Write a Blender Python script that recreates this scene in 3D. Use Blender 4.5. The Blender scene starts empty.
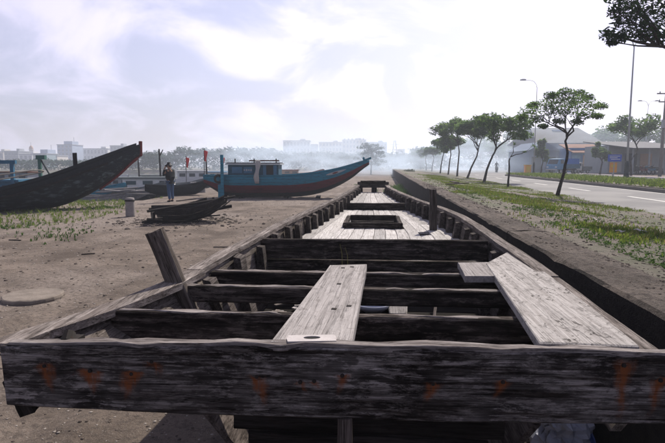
import bpy, math, random
import numpy as np
from mathutils import Vector, Matrix, noise

# ------------------------------------------------------------------ camera, sky, sun, exposure
S = bpy.context.scene
COL = S.collection
R = math.radians
F = 517.0; CH = 1.65; PITCH = math.atan(56.5 / F)          # focal length in photo pixels, eye height, tilt down
cam = bpy.data.cameras.new('camera'); cam_o = bpy.data.objects.new('camera', cam); COL.objects.link(cam_o)
cam.sensor_width = 36; cam.lens = F / 665 * 36; cam.clip_start = .02; cam.clip_end = 3000
cam_o.location = (0, 0, CH); cam_o.rotation_euler = (math.pi / 2 - PITCH, 0, 0)
S.camera = cam_o
SUN_AZ, SUN_EL = R(27), R(44)
W = bpy.data.worlds.new('World'); S.world = W; W.use_nodes = True
wn, wl = W.node_tree.nodes, W.node_tree.links
def wnode(t, **k):
    n = wn.new(t)
    for a, b in k.items(): setattr(n, a, b)
    return n
sky = wnode('ShaderNodeTexSky', sky_type='NISHITA', sun_disc=False, sun_elevation=SUN_EL, sun_rotation=SUN_AZ,
            air_density=1.3, dust_density=1.6, ozone_density=4.0, altitude=0)
tc = wnode('ShaderNodeTexCoord'); sep = wnode('ShaderNodeSeparateXYZ'); wl.new(tc.outputs['Generated'], sep.inputs[0])
zz = wnode('ShaderNodeMath', operation='ADD'); wl.new(sep.outputs[2], zz.inputs[0]); zz.inputs[1].default_value = .42
zm = wnode('ShaderNodeMath', operation='MAXIMUM'); wl.new(zz.outputs[0], zm.inputs[0]); zm.inputs[1].default_value = .08
comb = wnode('ShaderNodeCombineXYZ')
for i in (0, 1):
    d = wnode('ShaderNodeMath', operation='DIVIDE'); wl.new(sep.outputs[i], d.inputs[0]); wl.new(zm.outputs[0], d.inputs[1]); wl.new(d.outputs[0], comb.inputs[i])
cn = wnode('ShaderNodeTexNoise'); cn.inputs['Scale'].default_value = 2.6; cn.inputs['Detail'].default_value = 7; cn.inputs['Roughness'].default_value = .55
cn.inputs['Distortion'].default_value = .5
wl.new(comb.outputs[0], cn.inputs['Vector'])
cr = wnode('ShaderNodeMapRange'); cr.interpolation_type = 'SMOOTHSTEP'
cr.inputs['From Min'].default_value = .42; cr.inputs['From Max'].default_value = .66
cr.inputs['To Min'].default_value = .42; cr.inputs['To Max'].default_value = 1.0
wl.new(cn.outputs[0], cr.inputs[0])
lum = wnode('ShaderNodeHueSaturation'); lum.inputs['Saturation'].default_value = .12; lum.inputs['Value'].default_value = 2.0
wl.new(sky.outputs[0], lum.inputs['Color'])
tint = wnode('ShaderNodeMix', data_type='RGBA', blend_type='MULTIPLY'); tint.inputs[0].default_value = 1
wl.new(lum.outputs[0], tint.inputs['A']); tint.inputs['B'].default_value = (1.0, .975, 1.02, 1)
mx = wnode('ShaderNodeMix', data_type='RGBA'); wl.new(cr.outputs[0], mx.inputs[0]); wl.new(sky.outputs[0], mx.inputs['A']); wl.new(tint.outputs['Result'], mx.inputs['B'])
lav = wnode('ShaderNodeMix', data_type='RGBA', blend_type='MULTIPLY'); lav.inputs[0].default_value = 1
wl.new(mx.outputs['Result'], lav.inputs['A']); lav.inputs['B'].default_value = (1.0, .95, 1.12, 1)
wl.new(lav.outputs['Result'], wn['Background'].inputs[0]); wn['Background'].inputs[1].default_value = .056
sun = bpy.data.lights.new('sun', 'SUN'); sun_o = bpy.data.objects.new('sun', sun); COL.objects.link(sun_o)
sun.energy = 5.0; sun.angle = R(.6); sun.color = (1, .92, .80)
sd = Vector((math.sin(SUN_AZ) * math.cos(SUN_EL), math.cos(SUN_AZ) * math.cos(SUN_EL), math.sin(SUN_EL)))
sun_o.rotation_euler = sd.to_track_quat('Z', 'Y').to_euler(); sun_o.location = sd * 60
S.view_settings.view_transform = 'Standard'; S.view_settings.look = 'None'; S.view_settings.gamma = 1
S.view_settings.use_curve_mapping = False; S.view_settings.exposure = 0.5
S.render.engine = 'CYCLES'; S.cycles.use_denoising = True; S.cycles.max_bounces = 6; S.cycles.volume_bounces = 1
S.cycles.transparent_max_bounces = 8; S.cycles.caustics_reflective = False; S.cycles.caustics_refractive = False
S.cycles.volume_step_rate = 4; S.cycles.volume_max_steps = 64

# ------------------------------------------------------------------ helpers
cp, sp = math.cos(PITCH), math.sin(PITCH)
def at(x, y, Y=None, z=None):
    """the point of the place that the photograph shows at (x, y), at distance Y or at height z"""
    a, b = (x - 332.5) / F, (221.5 - y) / F
    d = Vector((a, cp + b * sp, -sp + b * cp))
    t = Y / d.y if Y is not None else (z - CH) / d.z
    return Vector((0, 0, CH)) + d * t
def wm(o):
    return o.matrix_basis if o.parent is None else wm(o.parent) @ o.matrix_basis
def tag(o, label=None, cat=None, group=None, kind=None):
    if label: o['label'] = label
    if cat: o['category'] = cat
    if group: o['group'] = group
    if kind: o['kind'] = kind
    return o
def empty(name, loc, rz=0, label=None, cat=None, group=None):
    o = bpy.data.objects.new(name, None); COL.objects.link(o); o.location = loc; o.rotation_euler = (0, 0, rz)
    o.matrix_basis = Matrix.Translation(Vector(loc)) @ Matrix.Rotation(rz, 4, 'Z')
    return tag(o, label, cat, group)
def link(name, me, parent=None, M=None):
    o = bpy.data.objects.new(name, me); COL.objects.link(o)
    if parent: o.parent = parent
    if M is not None: o.matrix_basis = M
    return o
class MB:
    def __init__(s): s.v, s.f, s.m = [], [], []
    def add(s, vs, fs, mi=0):
        k = len(s.v); s.v += [tuple(p) for p in vs]; s.f += [tuple(i + k for i in f) for f in fs]; s.m += [mi] * len(fs); return s
    def box(s, c, d, M=None, mi=0):
        x, y, z = d[0] / 2, d[1] / 2, d[2] / 2
        vs = [Vector((a * x, b * y, e * z)) for a in (-1, 1) for b in (-1, 1) for e in (-1, 1)]
        if M is not None: vs = [M @ q for q in vs]
        return s.add([Vector(c) + q for q in vs], [(0, 1, 3, 2), (4, 6, 7, 5), (0, 4, 5, 1), (2, 3, 7, 6), (0, 2, 6, 4), (1, 5, 7, 3)], mi)
    def bar(s, p, q, w, t, up=(0, 0, 1), mi=0):
        p, q = Vector(p), Vector(q); M, L = frame(p, q, up)
        return s.box((p + q) / 2, (L, w, t), M.to_3x3(), mi)
    def tube(s, pts, rad, n=6, mi=0, cap=True):
        pts = [Vector(p) for p in pts]; k = len(s.v); N = len(pts)
        if not hasattr(rad, '__len__'): rad = [rad] * N
        for i, p in enumerate(pts):
            t = (pts[min(i + 1, N - 1)] - pts[max(i - 1, 0)]).normalized()
            u = t.cross(Vector((0, 0, 1)) if abs(t.z) < .9 else Vector((1, 0, 0))).normalized(); w = t.cross(u)
            for j in range(n):
                a = 2 * math.pi * j / n; s.v.append(tuple(p + (u * math.cos(a) + w * math.sin(a)) * rad[i]))
        for i in range(N - 1):
            for j in range(n):
                s.f.append((k + i * n + j, k + i * n + (j + 1) % n, k + (i + 1) * n + (j + 1) % n, k + (i + 1) * n + j)); s.m.append(mi)
        if cap:
            s.f += [tuple(k + j for j in range(n))[::-1], tuple(k + (N - 1) * n + j for j in range(n))]; s.m += [mi, mi]
        return s
    def lathe(s, prof, n=24, c=(0, 0, 0), mi=0):
        k = len(s.v); N = len(prof)
        for r, z in prof:
            for j in range(n):
                a = 2 * math.pi * j / n; s.v.append((c[0] + r * math.cos(a), c[1] + r * math.sin(a), c[2] + z))
        for i in range(N - 1):
            for j in range(n):
                s.f.append((k + i * n + j, k + i * n + (j + 1) % n, k + (i + 1) * n + (j + 1) % n, k + (i + 1) * n + j)); s.m.append(mi)
        s.f += [tuple(k + j for j in range(n))[::-1], tuple(k + (N - 1) * n + j for j in range(n))]; s.m += [mi, mi]
        return s
    def prism(s, poly, z0, z1, mi=0):
        n = len(poly); return s.add([(p[0], p[1], z0) for p in poly] + [(p[0], p[1], z1) for p in poly],
            [tuple(range(n))[::-1], tuple(range(n, 2 * n))] + [(i, (i + 1) % n, n + (i + 1) % n, n + i) for i in range(n)], mi)
    def mesh(s, name, mats, smooth=False, loc=None):
        me = bpy.data.meshes.new(name); L = Vector(loc) if loc is not None else None
        me.from_pydata([tuple(Vector(p) - L) for p in s.v] if L is not None else s.v, [], s.f)
        for m in (mats if isinstance(mats, (list, tuple)) else [mats]): me.materials.append(m)
        if any(s.m): me.polygons.foreach_set('material_index', s.m)
        if smooth: me.polygons.foreach_set('use_smooth', [True] * len(me.polygons))
        me.update(); return me
    def build(s, name, mats, parent=None, smooth=False, loc=None):
        return link(name, s.mesh(name, mats, smooth, loc), parent, Matrix.Translation(Vector(loc)) if loc is not None else None)
def frame(p, q, up=(0, 0, 1)):
    x = (Vector(q) - Vector(p)); L = x.length; x.normalize(); up = Vector(up)
    if abs(x.dot(up)) > .98: up = Vector((1, 0, 0))
    y = up.cross(x).normalized(); z = x.cross(y)
    M = Matrix((x, y, z)).transposed().to_4x4(); M.translation = (Vector(p) + Vector(q)) / 2
    return M, L
_pr = random.Random(5)
def plank(name, p, q, w, t, mat, parent=None, up=(0, 0, 1), n=5, jag=.004, w1=None, ch=.006, crown=0, bow=0):
    """a worn plank from p to q (local x runs along the grain), chamfered and slightly uneven"""
    M, L = frame(p, q, up); mb = MB(); w1 = w if w1 is None else w1; sec = []
    for i in range(n + 1):
        f = i / n; ww = (w + (w1 - w) * f) / 2; x = -L / 2 + L * f; tt = t / 2
        j = [(_pr.random() - .5) * 2 * jag for _ in range(4)]; c = crown * 4 * f * (1 - f); b = bow * 4 * f * (1 - f)
        jx = [(_pr.random() - .5) * jag * 3 if i in (0, n) else 0 for _ in range(8)]
        pts = [(-ww + j[0] + ch, -tt - b), (ww + j[1] - ch, -tt - b), (ww + j[1], -tt + ch - b), (ww + j[1], tt - ch + c + j[3] * .5), (ww + j[1] - ch, tt + c + j[3] * .5),
               (-ww + j[0] + ch, tt + c + j[2] * .5), (-ww + j[0], tt - ch + c + j[2] * .5), (-ww + j[0], -tt + ch - b)]
        sec.append([(x + jx[k], a, b2) for k, (a, b2) in enumerate(pts)])
    vs = [v for s_ in sec for v in s_]; fs = []
    for i in range(n):
        for k in range(8): fs.append((i * 8 + k, i * 8 + (k + 1) % 8, (i + 1) * 8 + (k + 1) % 8, (i + 1) * 8 + k))
    fs = [f[::-1] for f in fs]
    fs += [tuple(range(8)), tuple(n * 8 + k for k in range(8))[::-1]]
    mb.add(vs, [f[::-1] for f in fs])
    return link(name, mb.mesh(name, mat), parent, M)

# ------------------------------------------------------------------ materials
def newmat(name):
    m = bpy.data.materials.new(name); m.use_nodes = True; nt = m.node_tree; nt.nodes.clear()
    out = nt.nodes.new('ShaderNodeOutputMaterial'); b = nt.nodes.new('ShaderNodeBsdfPrincipled'); nt.links.new(b.outputs[0], out.inputs[0])
    return m, nt, b, out
class G:
    """tiny node builder"""
    def __init__(s, nt): s.nt = nt
    def n(s, t, **k):
        n = s.nt.nodes.new(t)
        for a, b in k.items(): setattr(n, a, b)
        return n
    def put(s, v, sock):
        if isinstance(v, bpy.types.NodeSocket): s.nt.links.new(v, sock)
        elif v is not None:
            if hasattr(sock.default_value, '__len__') and not hasattr(v, '__len__'): v = (v,) * len(sock.default_value)
            if hasattr(sock.default_value, '__len__') and len(sock.default_value) == 4 and len(v) == 3: v = (*v, 1)
            sock.default_value = v
    def math(s, op, a, b=None, c=None, clamp=False):
        n = s.n('ShaderNodeMath', operation=op, use_clamp=clamp)
        for i, v in enumerate((a, b, c)): s.put(v, n.inputs[i])
        return n.outputs[0]
    def mix(s, f, a, b, mode='MIX'):
        n = s.n('ShaderNodeMix', data_type='RGBA', blend_type=mode); s.put(f, n.inputs[0]); s.put(a, n.inputs['A']); s.put(b, n.inputs['B']); return n.outputs['Result']
    def noise(s, vec, scale, detail=4, rough=.6, dist=0):
        n = s.n('ShaderNodeTexNoise'); s.put(vec, n.inputs['Vector']); n.inputs['Scale'].default_value = scale
        n.inputs['Detail'].default_value = detail; n.inputs['Roughness'].default_value = rough; n.inputs['Distortion'].default_value = dist; return n.outputs[0]
    def ramp(s, v, a, b, lo=0, hi=1):
        n = s.n('ShaderNodeMapRange'); n.interpolation_type = 'SMOOTHSTEP'; s.put(v, n.inputs[0])
        for k, x in zip(('From Min', 'From Max', 'To Min', 'To Max'), (a, b, lo, hi)): s.put(x, n.inputs[k])
        return n.outputs[0]
    def obj(s, scale=(1, 1, 1), rnd=True):
        t = s.n('ShaderNodeTexCoord'); m = s.n('ShaderNodeMapping'); m.inputs['Scale'].default_value = scale; v = t.outputs['Object']
        if rnd:
            i = s.n('ShaderNodeObjectInfo'); a = s.n('ShaderNodeVectorMath', operation='MULTIPLY_ADD'); s.put(i.outputs['Random'], a.inputs[0]); a.inputs[1].default_value = (17, 29, 41); s.put(v, a.inputs[2]); v = a.outputs[0]
        s.put(v, m.inputs[0]); return m.outputs[0]
    def rand(s): return s.n('ShaderNodeObjectInfo').outputs['Random']
    def bump(s, h, strength, dist, b):
        n = s.n('ShaderNodeBump'); n.inputs['Strength'].default_value = strength; n.inputs['Distance'].default_value = dist; s.put(h, n.inputs['Height']); s.put(n.outputs[0], b.inputs['Normal'])
def paint(name, c, rough=.6, var=.35, scale=6, dirt=(.08, .07, .06), dirtamt=.5, metal=0, bump=.2, strake=0, dlo=.56, stretch=(1, 1, 1)):
    m, nt, b, o = newmat(name); g = G(nt); v = g.obj(stretch)
    n1 = g.noise(v, scale, 6, .65); n2 = g.noise(v, scale * 5, 4, .7)
    col = g.mix(g.ramp(n1, .3, .7, 0, var), c, tuple(x * .55 for x in c))
    col = g.mix(g.ramp(n2, dlo, dlo + .18, 0, dirtamt), col, dirt)
    g.put(col, b.inputs['Base Color']); b.inputs['Roughness'].default_value = rough; b.inputs['Metallic'].default_value = metal; b.inputs['Specular IOR Level'].default_value = .5 if metal or rough < .5 else .1
    if strake:
        t = g.n('ShaderNodeTexCoord'); sx_ = g.n('ShaderNodeSeparateXYZ'); g.put(t.outputs['Object'], sx_.inputs[0]); fr = g.math('FRACT', g.math('MULTIPLY', g.math('ADD', sx_.outputs[2], g.math('MULTIPLY', sx_.outputs[1], .25)), strake))
        col = g.mix(g.ramp(fr, .10, .02, 0, .75), col, (.01, .01, .01)); g.put(col, b.inputs['Base Color'])
    g.bump(n2, bump, .01, b); return m
def wood(name, light, dark, patch=.5, crack=.6, stain=(.03, .02, .017), stainamt=.3, grain=1.0, bumpd=.006, extra=None, lo=.42, hi=.62, mottle=0, fleck=0):
    m, nt, b, o = newmat(name); g = G(nt)
    v = g.obj((2.6 * grain, 46 * grain, 46 * grain)); v2 = g.obj((1.6, 5, 5)); v3 = g.obj((5, 60, 60))
    n1 = g.noise(v, 1.0, 8, .72, .25); n2 = g.noise(v2, 1.6, 6, .62); n3 = g.noise(v3, 1.0, 3, .6, .3); n4 = g.noise(g.obj((9, 16, 16)), 1.5, 5, .7)
    col = g.mix(g.ramp(n1, .36, .62), dark, light)
    col = g.mix(g.ramp(n2, lo, hi, 0, patch), col, dark)
    col = g.mix(g.ramp(n4, .55, .7, 0, stainamt), col, stain)
    if mottle:
        n5 = g.noise(g.obj((9, 34, 34)), 1.0, 9, .80, .25); n6 = g.noise(g.obj((2.2, 3, 3)), 1.3, 3, .6)
        col = g.mix(g.math('MULTIPLY', g.ramp(n5, .44, .53), g.ramp(n6, .30, .62, mottle, mottle * .55)), col, stain)
    if fleck:
        n5 = g.noise(g.obj((26, 34, 34)), 1.0, 5, .65, 1.2); n6 = g.noise(g.obj((2.5, 4, 4)), 1.6, 4, .6)
        col = g.mix(g.math('MULTIPLY', g.ramp(n5, .55, .60), g.ramp(n6, .40, .60, .12, fleck)), col, stain)
    ck = g.ramp(n1, .34, .29, 0, crack)
    col = g.mix(ck, col, (.012, .01, .009))
    n8 = g.noise(g.obj((1.1, 42, 42)), 1.0, 5, .6, .35); ln = g.ramp(g.math('ABSOLUTE', g.math('SUBTRACT', n8, .5)), .016, .004, 0, crack)
    col = g.mix(g.math('MULTIPLY', ln, g.ramp(n2, .40, .55)), col, (.01, .008, .007))
    n9 = g.noise(g.obj((7, 190, 190)), 1.0, 4, .7); fb = g.n('ShaderNodeVectorMath', operation='SCALE'); g.put(col, fb.inputs[0]); g.put(g.ramp(n9, .32, .68, 1 - .42 * crack, 1 + .34 * crack), fb.inputs['Scale']); col = fb.outputs[0]
    r = g.ramp(g.rand(), 0, 1, .8, 1.15); bc = g.n('ShaderNodeVectorMath', operation='SCALE'); g.put(col, bc.inputs[0]); g.put(r, bc.inputs['Scale']); col = bc.outputs[0]
    if extra: col = extra(g, col)
    g.put(col, b.inputs['Base Color']); b.inputs['Roughness'].default_value = .9; b.inputs['Specular IOR Level'].default_value = .05
    h = g.math('ADD', g.math('MULTIPLY', n1, .7), g.math('MULTIPLY', n3, .4)); h = g.math('SUBTRACT', h, g.math('MULTIPLY', ln, .8)); h = g.math('ADD', h, g.math('MULTIPLY', n4, .25))
    g.bump(h, .85, bumpd, b); return m
def rust_marks(spots):
    """rust that runs down from iron bolts: (x, z, half width, length) in the beam's own metres"""
    def f(g, col):
        t = g.n('ShaderNodeTexCoord'); s = g.n('ShaderNodeSeparateXYZ'); g.put(t.outputs['Object'], s.inputs[0])
        wob = g.noise(t.outputs['Object'], 22, 4, .6); wob2 = g.math('MULTIPLY', g.math('SUBTRACT', wob, .5), .055)
        x, z = g.math('ADD', s.outputs[0], wob2), g.math('ADD', s.outputs[2], wob2); tot = None
        for x0, z0, w, L in spots:
            kk_ = .03 * math.sin(x0 * 37 + 1); 
            d = g.math('DIVIDE', g.math('SUBTRACT', z0, z), L)                    # 0 at the bolt, 1 at the foot of the run
            half = g.math('MULTIPLY', g.math('SUBTRACT', 1.08, d), w)
            inside = g.ramp(g.math('SUBTRACT', half, g.math('ABSOLUTE', g.math('SUBTRACT', x, g.math('MULTIPLY_ADD', d, kk_, x0)))), -.010, .022)
            inside = g.math('MULTIPLY', inside, g.math('MULTIPLY', g.ramp(d, -.12, .02), g.ramp(d, 1.15, .55)))
            tot = inside if tot is None else g.math('MAXIMUM', tot, inside)
        mpv = g.n('ShaderNodeMapping'); mpv.inputs['Scale'].default_value = (70, 1, 9); g.put(t.outputs['Object'], mpv.inputs[0]); stk = g.noise(mpv.outputs[0], 1.0, 4, .65)
        tot = g.math('MULTIPLY', tot, g.ramp(stk, .34, .56, .35, 1.0))
        return g.mix(tot, col, (.155, .052, .02))
    return f
def foliage(name, c1, c2, trans=.35):
    m, nt, b, o = newmat(name); g = G(nt); nt.nodes.remove(b)
    ge = g.n('ShaderNodeNewGeometry'); col = g.mix(ge.outputs['Random Per Island'], c1, c2)
    col = g.mix(g.ramp(g.noise(ge.outputs['Position'], 1.3, 3), .35, .65, 0, .55), col, tuple(x * .6 for x in c1))
    d = g.n('ShaderNodeBsdfDiffuse'); t = g.n('ShaderNodeBsdfTranslucent'); g.put(col, d.inputs[0])
    g.put(g.mix(1, col, (1.1, 1.15, .6), 'MULTIPLY'), t.inputs[0])
    mx_ = g.n('ShaderNodeMixShader'); mx_.inputs[0].default_value = trans; g.put(d.outputs[0], mx_.inputs[1]); g.put(t.outputs[0], mx_.inputs[2]); g.put(mx_.outputs[0], o.inputs[0])
    return m
def glass(name, c=(.03, .04, .05)):
    m, nt, b, o = newmat(name); b.inputs['Base Color'].default_value = (*c, 1); b.inputs['Roughness'].default_value = .12; return m
def plain(name, c, rough=.6, metal=0): return paint(name, c, rough, .2, 8, dirtamt=.15, metal=metal, bump=.08)

M = {}
M['deck'] = wood('deck_wood', (.47, .455, .45), (.34, .325, .315), .35, .32, (.12, .105, .095), .5, fleck=.55)
M['plank'] = wood('plank_wood', (.34, .32, .315), (.24, .223, .217), .3, .3, (.07, .06, .055), .45, fleck=.35)
M['board'] = wood('peeling_board', (.41, .39, .38), (.28, .262, .252), .3, .3, (.04, .035, .032), .5, fleck=.9)
M['beam'] = wood('beam_wood', (.155, .13, .118), (.02, .016, .014), .6, .8, (.007, .0055, .005), .6, mottle=.95)
M['pale_top'] = wood('pale_wood', (.28, .25, .235), (.11, .092, .085), .5, .6, (.045, .037, .032), .5, mottle=.45)
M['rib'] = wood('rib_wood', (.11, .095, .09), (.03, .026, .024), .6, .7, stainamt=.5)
M['darkwood'] = wood('dark_wood', (.03, .026, .025), (.010, .009, .008), .6, .7, stainamt=.4)  # dark timber; its near-black tone also paints shade inside the front boat
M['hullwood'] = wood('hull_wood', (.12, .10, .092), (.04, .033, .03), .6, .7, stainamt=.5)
M['post'] = wood('post_wood', (.20, .175, .16), (.075, .062, .055), .5, .7, (.03, .025, .022), .5, mottle=.4)
M['wreck'] = wood('wreck_wood', (.038, .034, .033), (.012, .010, .010), .6, .7, stainamt=.3)
M['timber'] = wood('grey_timber', (.30, .29, .29), (.16, .15, .15), .5, .6)
M['rust'] = paint('rusty_iron', (.10, .035, .018), .9, .6, 30, (.02, .012, .01), .7)
M['iron'] = paint('dark_iron', (.025, .022, .02), .8, .5, 30, (.08, .03, .015), .5)
M['whiteplate'] = paint('white_plate', (.42, .39, .385), .6, .3, 20, (.25, .2, .17), .35)
M['litbeamtop'] = wood('lit_beam_top_wood', (.34, .31, .30), (.14, .12, .115), .5, .7, (.04, .033, .03), .5, mottle=.35)  # paler copy of the beam wood, colours the tops as sunlit
M['black'] = plain('black_rubber', (.018, .018, .018), .8)
M['concrete_disc'] = paint('pale_concrete', (.20, .172, .15), .95, .7, 5, (.085, .07, .06), .8, bump=.6)
M['bollard'] = paint('bollard_concrete', (.25, .23, .22), .95, .5, 9, (.08, .07, .06), .6, bump=.5)
M['bag'] = plain('plastic_bag', (.36, .38, .46), .5); M['bluebag'] = plain('blue_plastic', (.05, .09, .28), .4)
M['white'] = paint('white_paint', (.62, .62, .62), .6, .35, 3, (.25, .22, .2), .4)
M['teal'] = paint('teal_paint', (.022, .19, .28), .55, .5, 2.2, (.03, .05, .06), .6, stretch=(.35, 1, 1.6), dlo=.50, strake=6.0)
M['cabin'] = paint('cabin_paint', (.022, .085, .13), .6, .6, 3, (.03, .035, .035), .7, strake=5.0)
M['cabpanel'] = paint('cabin_panel', (.06, .16, .26), .6, .5, 4, (.03, .045, .06), .6)
M['eyewhite'] = paint('faded_white', (.34, .36, .38), .6, .4, 4, (.1, .12, .14), .6)
M['blue'] = paint('blue_paint', (.03, .12, .20), .55, .55, 2.5, (.04, .06, .07), .6)
M['ltblue'] = paint('light_blue_paint', (.11, .26, .42), .55, .4, 3, (.05, .07, .09), .5)
M['maroon'] = paint('maroon_paint', (.125, .02, .03), .65, .6, 1.6, (.025, .016, .018), .7, stretch=(.35, 1, 1.6), dlo=.50, strake=6.0)
M['redpaint'] = paint('red_paint', (.14, .026, .026), .7, .6, 3, (.035, .02, .02), .7)
M['blackpaint'] = paint('black_paint', (.013, .016, .018), .7, .4, 2, (.05, .058, .06), .5, strake=6.0)
M['greypaint'] = paint('grey_hull_paint', (.12, .14, .145), .7, .5, 2, (.05, .05, .05), .6)
M['hullgrey'] = paint('scuffed_hull', (.016, .021, .024), .75, .5, 1.1, (.09, .115, .12), .8, strake=6.0, dlo=.49, stretch=(.3, 1, 1.5))
M['flag'] = plain('red_cloth', (.55, .02, .02), .8)
M['cloth'] = plain('white_cloth', (.36, .34, .32), .9); M['tarp'] = plain('blue_tarp', (.02, .14, .5), .5)
M['rope'] = plain('rope', (.30, .28, .24), .95); M['net'] = plain('green_net', (.04, .11, .09), .9)
M['asphalt'] = None
M['kerb'] = paint('kerb_stone', (.16, .15, .14), .9, .4, 4)
M['lamp'] = plain('galvanised_steel', (.33, .34, .35), .5, .3)
M['lampbase'] = plain('dark_base', (.03, .04, .04), .7)
M['utility'] = paint('pole_concrete', (.22, .2, .19), .9)
M['bark'] = wood('bark', (.085, .07, .06), (.03, .025, .022), .5, .7, stainamt=.3, grain=.4, bumpd=.02)
M['leaf'] = foliage('leaf_green', (.065, .12, .055), (.14, .20, .10), .55)
M['leafdark'] = foliage('leaf_dark', (.02, .045, .025), (.045, .08, .035), .3)
M['leafpine'] = foliage('leaf_pine', (.03, .06, .045), (.05, .085, .06), .25)
M['grass'] = foliage('grass_green', (.085, .135, .035), (.20, .24, .08), .4)
M['grassdry'] = foliage('grass_dry', (.17, .16, .075), (.27, .24, .12), .3)
M['weed'] = foliage('weed_green', (.045, .09, .03), (.09, .15, .045), .3)
M['glass'] = glass('dark_glass'); M['farglass'] = glass('window_dark', (.20, .21, .235))
M['cream'] = paint('cream_wall', (.50, .47, .43), .9, .25, .3, (.3, .28, .26), .3)
M['whitewall'] = paint('white_wall', (.60, .60, .60), .9, .25, .3, (.35, .33, .32), .3)
M['greywall'] = paint('grey_wall', (.28, .30, .32), .9, .3, .3, (.18, .18, .18), .3)
M['tealwall'] = paint('teal_wall', (.20, .27, .29), .9, .3, .3, (.14, .16, .17), .3)
M['bluewall'] = paint('blue_wall', (.30, .36, .46), .9, .25, .3, (.2, .24, .3), .3)
M['pinkwall'] = paint('ochre_wall', (.42, .28, .2), .9, .25, .3)
M['hallwall'] = paint('hall_wall', (.13, .17, .24), .9, .3, .4)
M['roofgrey'] = paint('slate_roof', (.075, .08, .095), .8, .3, .6); M['rooforange'] = paint('tile_roof', (.24, .14, .105), .9, .4, 1.2)
M['shopblue'] = paint('shop_blue', (.06, .16, .36), .7, .4, .8); M['shade'] = plain('dark_interior', (.03, .03, .03), .9)
M['signblue'] = plain('sign_blue', (.015, .07, .42), .4); M['signorange'] = plain('sign_orange', (.75, .30, .03), .4); M['signyellow'] = plain('sign_yellow', (.7, .45, .05), .5)
M['skin'] = plain('skin', (.30, .17, .11), .55); M['jacket'] = paint('dark_jacket', (.010, .012, .015), .9, .3, 12, bump=.3); M['jeans'] = paint('blue_jeans', (.045, .085, .17), .9, .4, 10, (.07, .11, .19), .4)
M['hair'] = plain('black_hair', (.012, .011, .011), .6); M['shoe'] = plain('shoe', (.03, .028, .026), .6)
M['chrome'] = plain('chrome', (.5, .5, .5), .3, .9); M['redlamp'] = plain('red_lens', (.4, .02, .02), .3)

# ground materials
def ground_mat():
    m, nt, b, o = newmat('packed_dirt'); g = G(nt); v = g.obj(rnd=False)
    big = g.noise(v, .16, 5, .55); mid = g.noise(v, .9, 6, .62, .3); fine = g.noise(v, 18, 7, .76); grit = g.noise(v, 120, 4, .75)
    col = g.mix(g.ramp(mid, .35, .68), (.20, .163, .137), (.088, .070, .058))
    col = g.mix(g.ramp(big, .46, .58, 0, .75), col, (.235, .20, .178))
    col = g.mix(g.ramp(fine, .47, .60, 0, .7), col, (.07, .058, .051))
    col = g.mix(g.ramp(grit, .56, .66, 0, .6), col, (.30, .275, .255))
    vs = g.n('ShaderNodeMapping'); vs.inputs['Scale'].default_value = (1.2, .16, 1); vs.inputs['Rotation'].default_value = (0, 0, R(12)); g.put(v, vs.inputs[0])
    tr = g.noise(vs.outputs[0], 1.0, 4, .6, .6); col = g.mix(g.ramp(tr, .56, .70, 0, .5), col, (.085, .07, .061))
    damp = g.noise(v, .33, 6, .66, .8); col = g.mix(g.ramp(damp, .52, .66, 0, .6), col, (.075, .06, .05))
    lumps = g.noise(v, 3.4, 6, .72, .4); col = g.mix(g.ramp(lumps, .52, .68, 0, .55), col, (.085, .069, .057))
    g.put(col, b.inputs['Base Color']); b.inputs['Roughness'].default_value = .95; b.inputs['Specular IOR Level'].default_value = .08
    mid = g.math('ADD', mid, g.math('MULTIPLY', lumps, .9))
    h = g.math('ADD', g.math('MULTIPLY', fine, .6), g.math('MULTIPLY', grit, .3)); h = g.math('ADD', h, g.math('MULTIPLY', mid, 1.2))
    g.bump(h, .9, .035, b); return m
M['dirt'] = ground_mat()
def verge_mat():
    m, nt, b, o = newmat('verge_earth'); g = G(nt); v = g.obj(rnd=False)
    big = g.noise(v, .42, 5, .6); fine = g.noise(v, 14, 8, .78)
    col = g.mix(g.ramp(fine, .42, .6), (.14, .115, .092), (.06, .048, .036))
    col = g.mix(g.ramp(big, .42, .58), (.058, .062, .028), col); col = g.mix(g.ramp(fine, .55, .75, 0, .5), col, (.045, .05, .022))
    g.put(col, b.inputs['Base Color']); b.inputs['Roughness'].default_value = .95; g.bump(fine, .9, .04, b); return m
M['verge'] = verge_mat()
def asphalt_mat():
    m, nt, b, o = newmat('asphalt'); g = G(nt); v = g.obj(rnd=False); n1 = g.noise(v, .35, 5, .6); n2 = g.noise(v, 40, 3, .7)
    col = g.mix(g.ramp(n1, .40, .60), (.085, .085, .09), (.14, .138, .138)); col = g.mix(g.ramp(n2, .5, .75, 0, .4), col, (.20, .2, .2))
    g.put(col, b.inputs['Base Color']); b.inputs['Roughness'].default_value = .85; b.inputs['Specular IOR Level'].default_value = .25; g.bump(n2, .3, .006, b); return m
M['asphalt'] = asphalt_mat()
def water_mat():
    m, nt, b, o = newmat('river_water'); g = G(nt); b.inputs['Base Color'].default_value = (.05, .065, .07, 1); b.inputs['Roughness'].default_value = .12
    g.bump(g.noise(g.obj((1, .35, 1), rnd=False), 1.6, 4, .6), .25, .08, b); return m
M['water'] = water_mat()
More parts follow.
